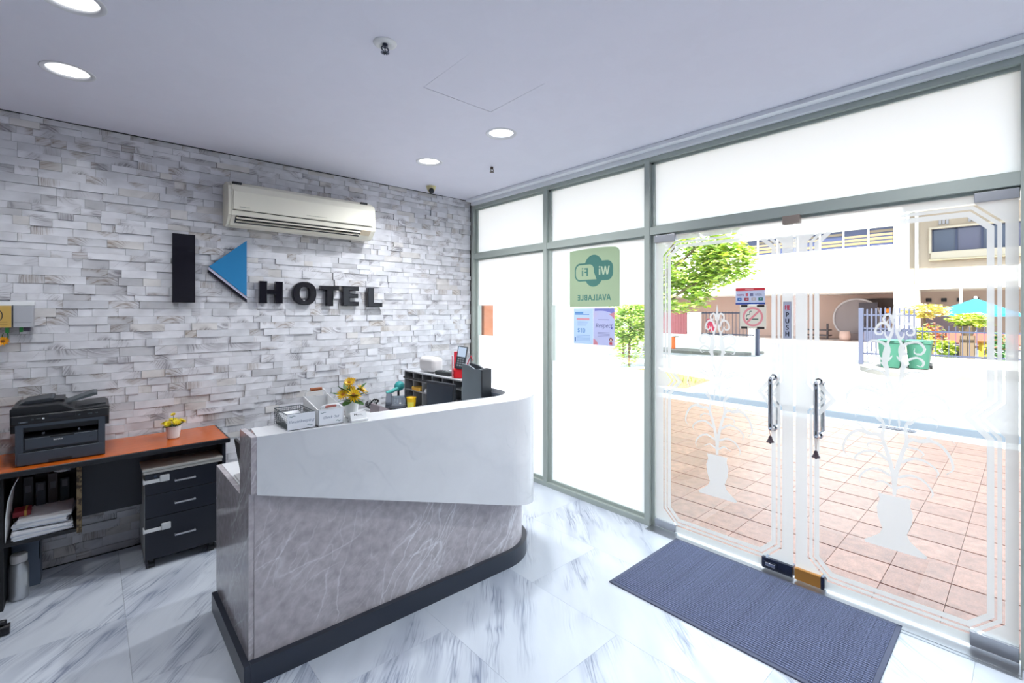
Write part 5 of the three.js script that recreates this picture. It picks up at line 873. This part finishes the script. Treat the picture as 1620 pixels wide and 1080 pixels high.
// house opposite: white upper floor over an open garage, recessed cream wing on the right
{
  const h = thing('house', 'white two storey house across the road with open garage and cream side wing', 'house', [25, -0.1, -2]);
  const W = M.outWhite, C = M.outCream, brown = mat(lin(0xcbb0a4), 0.85), Z0 = -14;
  obj('upper_wall', [B(23.9, 24.3, 2.55, 4.6, Z0, -0.08), B(23.9, 24.3, 5.52, 7.4, Z0, -0.08), B(24.3, 30, 2.55, 2.75, Z0, 0.3), B(24.3, 30, 7.2, 7.4, Z0, 0.3)], W, h);
  obj('wing_roof', B(23.2, 30, 6.15, 6.35, 0.28, 9), W, h);
  obj('pillar', B(23.8, 24.35, -0.1, 7.4, -0.08, 0.28, 0.01), W, h);
  obj('pillar', B(24.0, 24.3, -0.1, 2.56, -6.4, -6.0, 0.01), W, h);
  obj('garage_floor', B(23.5, 29.5, -0.1, 0.04, Z0, 0.28), mat(lin(0xb9aaa4), 0.9), h);
  obj('garage_wall', [B(29.3, 29.5, 0, 2.6, Z0, 0.3), B(24.3, 29.4, 0, 2.6, 0.0, 0.2), B(24.3, 29.4, 0, 2.6, Z0, Z0 + 0.2)], brown, h);
  const dk = mat(lin(0x43332f), 0.4);
  const gw = obj('garage_window', B(29.24, 29.31, 1.3, 2.3, -2.3, -0.3), dk, h); obj('lantern', ball(29.15, 1.62, -1.15, 0.14, 0.8), mat(lin(0xf08a2c), 0.5, 0, { emissive: lin(0xf08a2c), emissiveIntensity: 0.9 }), gw);
  // strip window of the upper floor
  for (let i = 0; i < 9; i++) {
    const z1 = -0.12 - i * 0.98, z0 = z1 - 0.94, win = obj('window', [B(24.05, 24.13, 4.6, 5.52, z0 - 0.03, z0 + 0.03), B(24.05, 24.13, 4.6, 4.64, z0, z1), B(24.05, 24.13, 5.48, 5.52, z0, z1)], W, h);
    obj('pane', B(24.15, 24.16, 4.63, 5.49, z0 + 0.03, z1), mat(lin(0x343a58), 0.12), win);
    for (let k = 0; k < 4; k++) if ((i + k) % 5 !== 4) obj('blind_slat', B(24.13, 24.145, 4.76 + k * 0.17, 4.87 + k * 0.17, z0 + 0.04, z1 - 0.02), mat(lin([0x86704a, 0x8f7a52, 0x7a6a54, 0x807260][k]), 0.8), win);
  }
  // recessed wing
  obj('wing_wall', [B(25.2, 25.5, 2.5, 4.18, 0.28, 9), B(25.2, 25.5, 5.28, 6.2, 0.28, 9), B(25.2, 25.5, 4.18, 5.28, 0.28, 1.05), B(25.2, 25.5, 4.18, 5.28, 5.2, 9)], C, h);
  obj('downpipe', cyl(25.1, 2.6, 0.55, 0.07, 0.07, 4.7, 12), W, h);
  obj('sill', B(24.95, 25.2, 3.86, 3.95, 0.98, 5.3, 0.01), mat(lin(0x9f947e), 0.8), h); obj('window_surround', [B(25.0, 25.2, 3.95, 4.25, 1.05, 5.25), B(25.0, 25.2, 4.2, 5.3, 0.98, 1.06), B(24.98, 25.2, 5.28, 5.36, 0.98, 5.3)], mat(lin(0xb2a898), 0.8), h);
  for (let i = 0; i < 5; i++) { const z = 1.07 + i * 0.8, win = obj('window', [B(25.2, 25.27, 4.25, 5.28, z, z + 0.04), B(25.2, 25.27, 4.25, 5.28, z + 0.76, z + 0.8), B(25.2, 25.27, 4.25, 4.29, z, z + 0.8), B(25.2, 25.27, 5.24, 5.28, z, z + 0.8)], mat(lin(0x2c3450), 0.5), h); obj('pane', B(25.25, 25.26, 4.28, 5.25, z + 0.03, z + 0.77), mat(lin(i % 2 ? 0x4c4c62 : 0x3b4458), 0.1), win); }
  for (let i = 0; i < 3; i++) obj('vent_block', [0, 1, 2].map((k) => B(25.15, 25.21, 5.48, 5.68, 1.3 + i * 0.95 + k * 0.12, 1.38 + i * 0.95 + k * 0.12)), mat(lin(0x9a9aa2), 0.7), h);
  obj('awning_board', B(24.0, 24.06, 2.79, 3.42, 0.74, 9), W, h); obj('porch_slab', B(23.95, 25.2, 2.56, 2.76, 0.28, 9), mat(lin(0xb5aea6), 0.8), h);
  obj('low_pier', B(23.9, 24.4, -0.1, 2.56, 0.28, 0.78), mat(lin(0xa59b90), 0.85), h);
  obj('porch_wall', B(28, 28.2, -0.1, 2.6, 0.2, 9), mat(lin(0xa08a7c), 0.85), h); obj('porch_post', cyl(23.95, -0.1, 2.1, 0.045, 0.045, 2.68, 12), W, h);
  for (let i = 0; i < 4; i++) obj('vent_hole', B(27.94, 28.01, 2.06, 2.24, 0.55 + i * 0.56, 0.75 + i * 0.56), M.black, h);
  obj('porch_door', B(27.95, 28.01, 0, 1.62, 0.55, 2.6), mat(lin(0x7a6a70), 0.7), h);
  struct('yard', B(16.1, 23.4, -0.11, -0.09, 0.3, 9), mat(lin(0xb5aca4), 0.9));
  const art = thing('round_ornament', 'big round glass disc in a dark stone frame inside the open garage', 'garden ornament', [27.5, 0.04, -2.2]);
  obj('ring', new THREE.TorusGeometry(1.05, 0.05, 10, 48).rotateY(PI / 2).translate(27.5, 1.2, -2.2), mat(lin(0xa9a4a6), 0.4), art);
  obj('disc', rod([27.52, 1.2, -2.2], [27.56, 1.2, -2.2], 1.03, 40), mat(lin(0x7d7274), 0.25), art); obj('dark_panel', B(27.44, 27.5, 0.35, 2.05, -2.1, -1.3), mat(lin(0x3c3640), 0.6), art); obj('base', B(27.3, 27.8, 0.04, 0.4, -2.6, -1.7, 0.04), mat(lin(0x6d5f5e), 0.8), art);
  const sd = (x, z, s, l) => { const t = thing('garden_stool', l, 'stool', [x, 0.04, z], 'stone stools in the garage'); obj('drum', lathe([[0, 0.001], [s * 0.8, 0.001], [s, 0.2], [s * 0.85, 0.5], [0, 0.5]], x, 0.04, z, 20), mat(lin(0xa98f86), 0.8), t); };
  sd(26.2, -1.55, 0.24, 'brown drum stool right of the round ornament in the garage'); sd(26.2, -2.45, 0.26, 'brown drum stool in front of the round ornament in the garage');
  const st = thing('garage_rack', 'low dark rack of tools along the garage wall', 'rack', [27.8, 0.04, -4.2]);
  obj('shelf', [B(27.4, 28.2, 0.5, 0.56, -5.0, -3.5), B(27.4, 28.2, 0.2, 0.26, -5.0, -3.5)], mat(lin(0x5d5558), 0.7), st); for (const z of [-4.95, -3.6]) obj('leg', B(27.5, 27.6, 0.04, 0.9, z, z + 0.08), mat(lin(0x4a4448), 0.7), st);
  const u = thing('blue_parasol', 'bright blue square parasol with white pole behind the garden railing', 'parasol', [19, -0.1, 3.0]);
  const top = V3(19, 2.03, 2.82), R = 1.02, e = [[-R, -R], [R, -R], [R, R], [-R, R]].map(([a, b]) => V3(19 + a, 1.53, 2.82 + b));
  for (let i = 0; i < 4; i++) { const a = e[i], b = e[(i + 1) % 4], pos = []; const m1 = a.clone().lerp(b, 0.5); m1.y -= 0.02; for (const t of [[top, a, m1], [top, m1, b]]) for (const v of t) pos.push(v.x, v.y, v.z); for (const t of [[a, m1], [m1, b]]) { const [p, q] = t; for (const v of [p, V3(p.x, p.y - 0.09, p.z), q, q, V3(p.x, p.y - 0.09, p.z), V3(q.x, q.y - 0.09, q.z)]) pos.push(v.x, v.y, v.z); } const g = new THREE.BufferGeometry(); g.setAttribute('position', new THREE.Float32BufferAttribute(pos, 3)); g.computeVertexNormals(); obj('canopy_panel', g, mat(lin(0x1784ae), 0.7, 0, { side: THREE.DoubleSide }), u); }
  obj('pole', cyl(19, -0.1, 2.82, 0.03, 0.03, 2.1, 12), W, u); obj('finial', ball(19, 2.05, 2.82, 0.05), W, u);
}
// ---------------------------------------------------------------- plants and trees
function crown(cx, cy, cz, rx, ry, rz, n, size, cols, holes = 0) {
  const pos = [], col = [], c = new THREE.Color();
  for (let i = 0; i < n; i++) {
    const t = rnd() * 2 * PI, p = Math.acos(rr(-1, 1)), k = Math.cbrt(rr(0.25, 1)) * (1 + 0.25 * N1(t * 2 + 9, p * 3 + 5));
    const x = cx + rx * k * Math.sin(p) * Math.cos(t), y = cy + ry * k * Math.cos(p), z = cz + rz * k * Math.sin(p) * Math.sin(t);
    if (holes && N2(x * 1.4 + 30, y * 1.4 + z * 1.1 + 30) < -0.12 + holes) continue;
    const a = rnd() * 6.3, s = size * rr(0.6, 1.2), d = V3(Math.cos(a), rr(-0.6, 0.4), Math.sin(a)).normalize(), u = V3(-d.z, rr(-0.4, 0.4), d.x).normalize().multiplyScalar(s * 0.42), q = d.multiplyScalar(s);
    const A = [x, y, z], Bq = [x + q.x * 0.45 + u.x, y + q.y * 0.45 + u.y + 0.12 * s, z + q.z * 0.45 + u.z], D = [x + q.x * 0.45 - u.x, y + q.y * 0.45 - u.y + 0.12 * s, z + q.z * 0.45 - u.z], E = [x + q.x, y + q.y, z + q.z];
    pos.push(...A, ...Bq, ...E, ...A, ...E, ...D); c.set(pick(cols)); for (let j = 0; j < 6; j++) col.push(c.r, c.g, c.b);
  }
  const g = new THREE.BufferGeometry(); g.setAttribute('position', new THREE.Float32BufferAttribute(pos, 3)); g.setAttribute('color', new THREE.Float32BufferAttribute(col, 3)); g.computeVertexNormals(); return metric(g);
}
const leafMat = mat(0xffffff, 0.85, 0, { vertexColors: true, side: THREE.DoubleSide, transmission: 0.45, thickness: 0 });
function plant(name, label, cat, x, y, z, parts, stem, group) { const t = thing(name, label, cat, [x, y, z], group); const f = obj('foliage', parts, leafMat, t); f.userData.kind = 'stuff'; if (stem) obj('stem', stem, mat(lin(0x6b5a48), 0.9), t); return t; }
{
  const G1 = ['#a9c83c', '#9abf42', '#c0d046', '#8cae46', '#b8bd66'], G2 = ['#86a846', '#98bb4a', '#b0c64a'], x = 13.4, z = -4.7;
  const t = thing('street_tree', 'yellow green leafy tree across the road in front of the white house', 'tree', [x, -0.1, z]);
  obj('trunk', [tube([[x, -0.11, z - 1.1], [x + 0.1, 1.2, z - 1.0], [x, 2.6, z - 0.7], [x, 4.2, z - 0.4]], 0.13, 20, 10)], mat(lin(0x7a6a58), 0.9), t);
  for (const q of [[[x, 1.6, z - 0.9], [x - 0.3, 2.1, z - 0.2], [x - 0.2, 2.6, z + 0.6], [x, 2.9, z + 1.3]], [[x, 2.4, z - 0.7], [x + 0.3, 3.2, z - 1.4], [x, 3.7, z - 2.0]], [[x, 3, z - 0.6], [x, 3.8, z + 0.4], [x, 4.2, z + 0.9]]]) obj('branch', tube(q, 0.05, 16, 8), mat(lin(0x7a6a58), 0.9), t);
  const f = obj('foliage', [crown(x, 3.7, z - 0.2, 1.5, 1.6, 2.1, 5200, 0.27, G1, -0.1), crown(x - 0.3, 2.35, z + 0.1, 1.0, 0.8, 1.2, 1500, 0.24, G1, -0.05), crown(x, 2.3, z - 1.3, 1.0, 1.0, 0.8, 900, 0.22, G2, 0.02), crown(x, 3.3, z + 1.6, 0.8, 0.75, 1.0, 1200, 0.24, G1, 0)], leafMat, t); f.userData.kind = 'stuff';
  plant('shrub', 'green shrub seen through the clear strip beside the notices', 'shrub', 8.6, -0.1, -3.9, [crown(8.6, 1.25, -3.75, 0.6, 0.6, 0.55, 2200, 0.13, G2), crown(8.6, 0.5, -3.8, 0.5, 0.5, 0.4, 300, 0.12, G2)], tube([[8.6, -0.11, -3.8], [8.62, 0.6, -3.8], [8.6, 1.3, -3.75]], 0.04, 10, 6));
  plant('hedge', 'bright yellow green hedge top beyond the shrub', 'hedge', 11.5, -0.1, -6.2, [crown(11.5, 1.3, -5.9, 0.7, 1.1, 1.4, 1200, 0.16, ['#a9bf3a', '#c0cc45'])], tube([[11.5, -0.11, -6.0], [11.5, 1.0, -6.0]], 0.05, 8, 6));
  const Y = ['#c9d63c', '#b5c934', '#93b23a', '#d8dd62'];
  plant('hanging_plant', 'lime green fern in a pot on top of the dark garden railing', 'potted plant', 15.6, 0.9, 2.9, [crown(15.5, 1.34, 2.9, 0.26, 0.2, 0.42, 420, 0.16, Y)], [lathe([[0.1, 0], [0.22, 0.28], [0.24, 0.3], [0.2, 0.3]], 15.5, 0.88, 2.85, 18), B(15.3, 15.7, -0.1, 0.9, 2.7, 3.0)]);
  plant('garden_plant', 'low lime green plant behind the right wheelie bin', 'plant', 15.5, -0.1, 2.45, [crown(15.55, 0.45, 2.4, 0.18, 0.3, 0.2, 320, 0.15, Y)], cyl(15.55, -0.1, 2.4, 0.05, 0.03, 0.5, 8));
  plant('garden_plant', 'yellow flowering plant between the two wheelie bins', 'plant', 15.5, -0.1, 1.75, [crown(15.95, 0.7, 1.8, 0.2, 0.4, 0.24, 380, 0.15, ['#d9cf2e', '#c9d63c', '#a4bd34'])], cyl(15.95, -0.1, 1.8, 0.05, 0.03, 0.6, 8));
  plant('garden_plant', 'pale yellow plant left of the blue parasol', 'plant', 17.4, -0.1, 1.6, [crown(17.4, 1.6, 1.75, 0.4, 0.22, 0.6, 420, 0.17, ['#e2da7a', '#d4c94e', '#cdb78a'])], cyl(17.4, -0.1, 1.7, 0.04, 0.03, 1.6, 8));
  plant('garden_plant', 'orange and red flowering plant beside the lime fern', 'plant', 15.6, -0.1, 2.2, [crown(16.9, 0.85, 1.95, 0.25, 0.35, 0.3, 320, 0.13, ['#d9652e', '#b8563e', '#c98a2e', '#7d9a3c'])], cyl(16.9, -0.1, 1.95, 0.04, 0.03, 0.9, 8));
  plant('garden_plant', 'dark green plant at the right end of the garden railing', 'plant', 15.6, -0.1, 3.5, [crown(15.6, 0.55, 3.45, 0.2, 0.45, 0.2, 300, 0.14, ['#4f8a4a', '#6d9d4f'])], cyl(15.6, -0.1, 3.45, 0.04, 0.03, 0.5, 8));
  const yt = thing('yellow_crate', 'yellow crate standing behind the right part of the railing', 'crate', [15.6, -0.09, 3.05]);
  obj('box', [B(15.9, 16.2, 0.25, 0.7, 3.05, 3.35, 0.01), B(15.95, 16.15, -0.1, 0.25, 3.1, 3.3)], mat(lin(0xe0b33a), 0.6), yt); obj('rim', B(15.88, 16.22, 0.68, 0.74, 3.03, 3.37, 0.01), mat(lin(0xd98a3a), 0.6), yt);
  const bn = thing('garden_bench', 'red brown garden bench behind the dark railing', 'bench', [16.6, -0.09, 3.0]);
  obj('seat', B(16.3, 16.8, 0.5, 0.58, 2.3, 3.9, 0.01), mat(lin(0xa9695c), 0.7), bn); obj('backrest', B(16.78, 16.84, 0.62, 0.95, 2.3, 3.9, 0.01), mat(lin(0xb0584a), 0.7), bn); for (const z of [2.4, 3.75]) obj('leg', B(16.35, 16.8, -0.09, 0.5, z, z + 0.08), mat(lin(0x54455a), 0.7), bn);
  const tb = thing('stone_table', 'grey stone blocks stacked behind the railing near the bins', 'stone table', [15.9, -0.09, 2.6]);
  obj('block', B(15.85, 16.2, -0.09, 0.5, 2.3, 2.7, 0.03), mat(lin(0x8e8ea0), 0.9), tb); obj('top', B(15.82, 16.24, 0.5, 0.6, 2.25, 2.75, 0.02), mat(lin(0x7c7c90), 0.9), tb);
}

renderer.render(scene, camera);
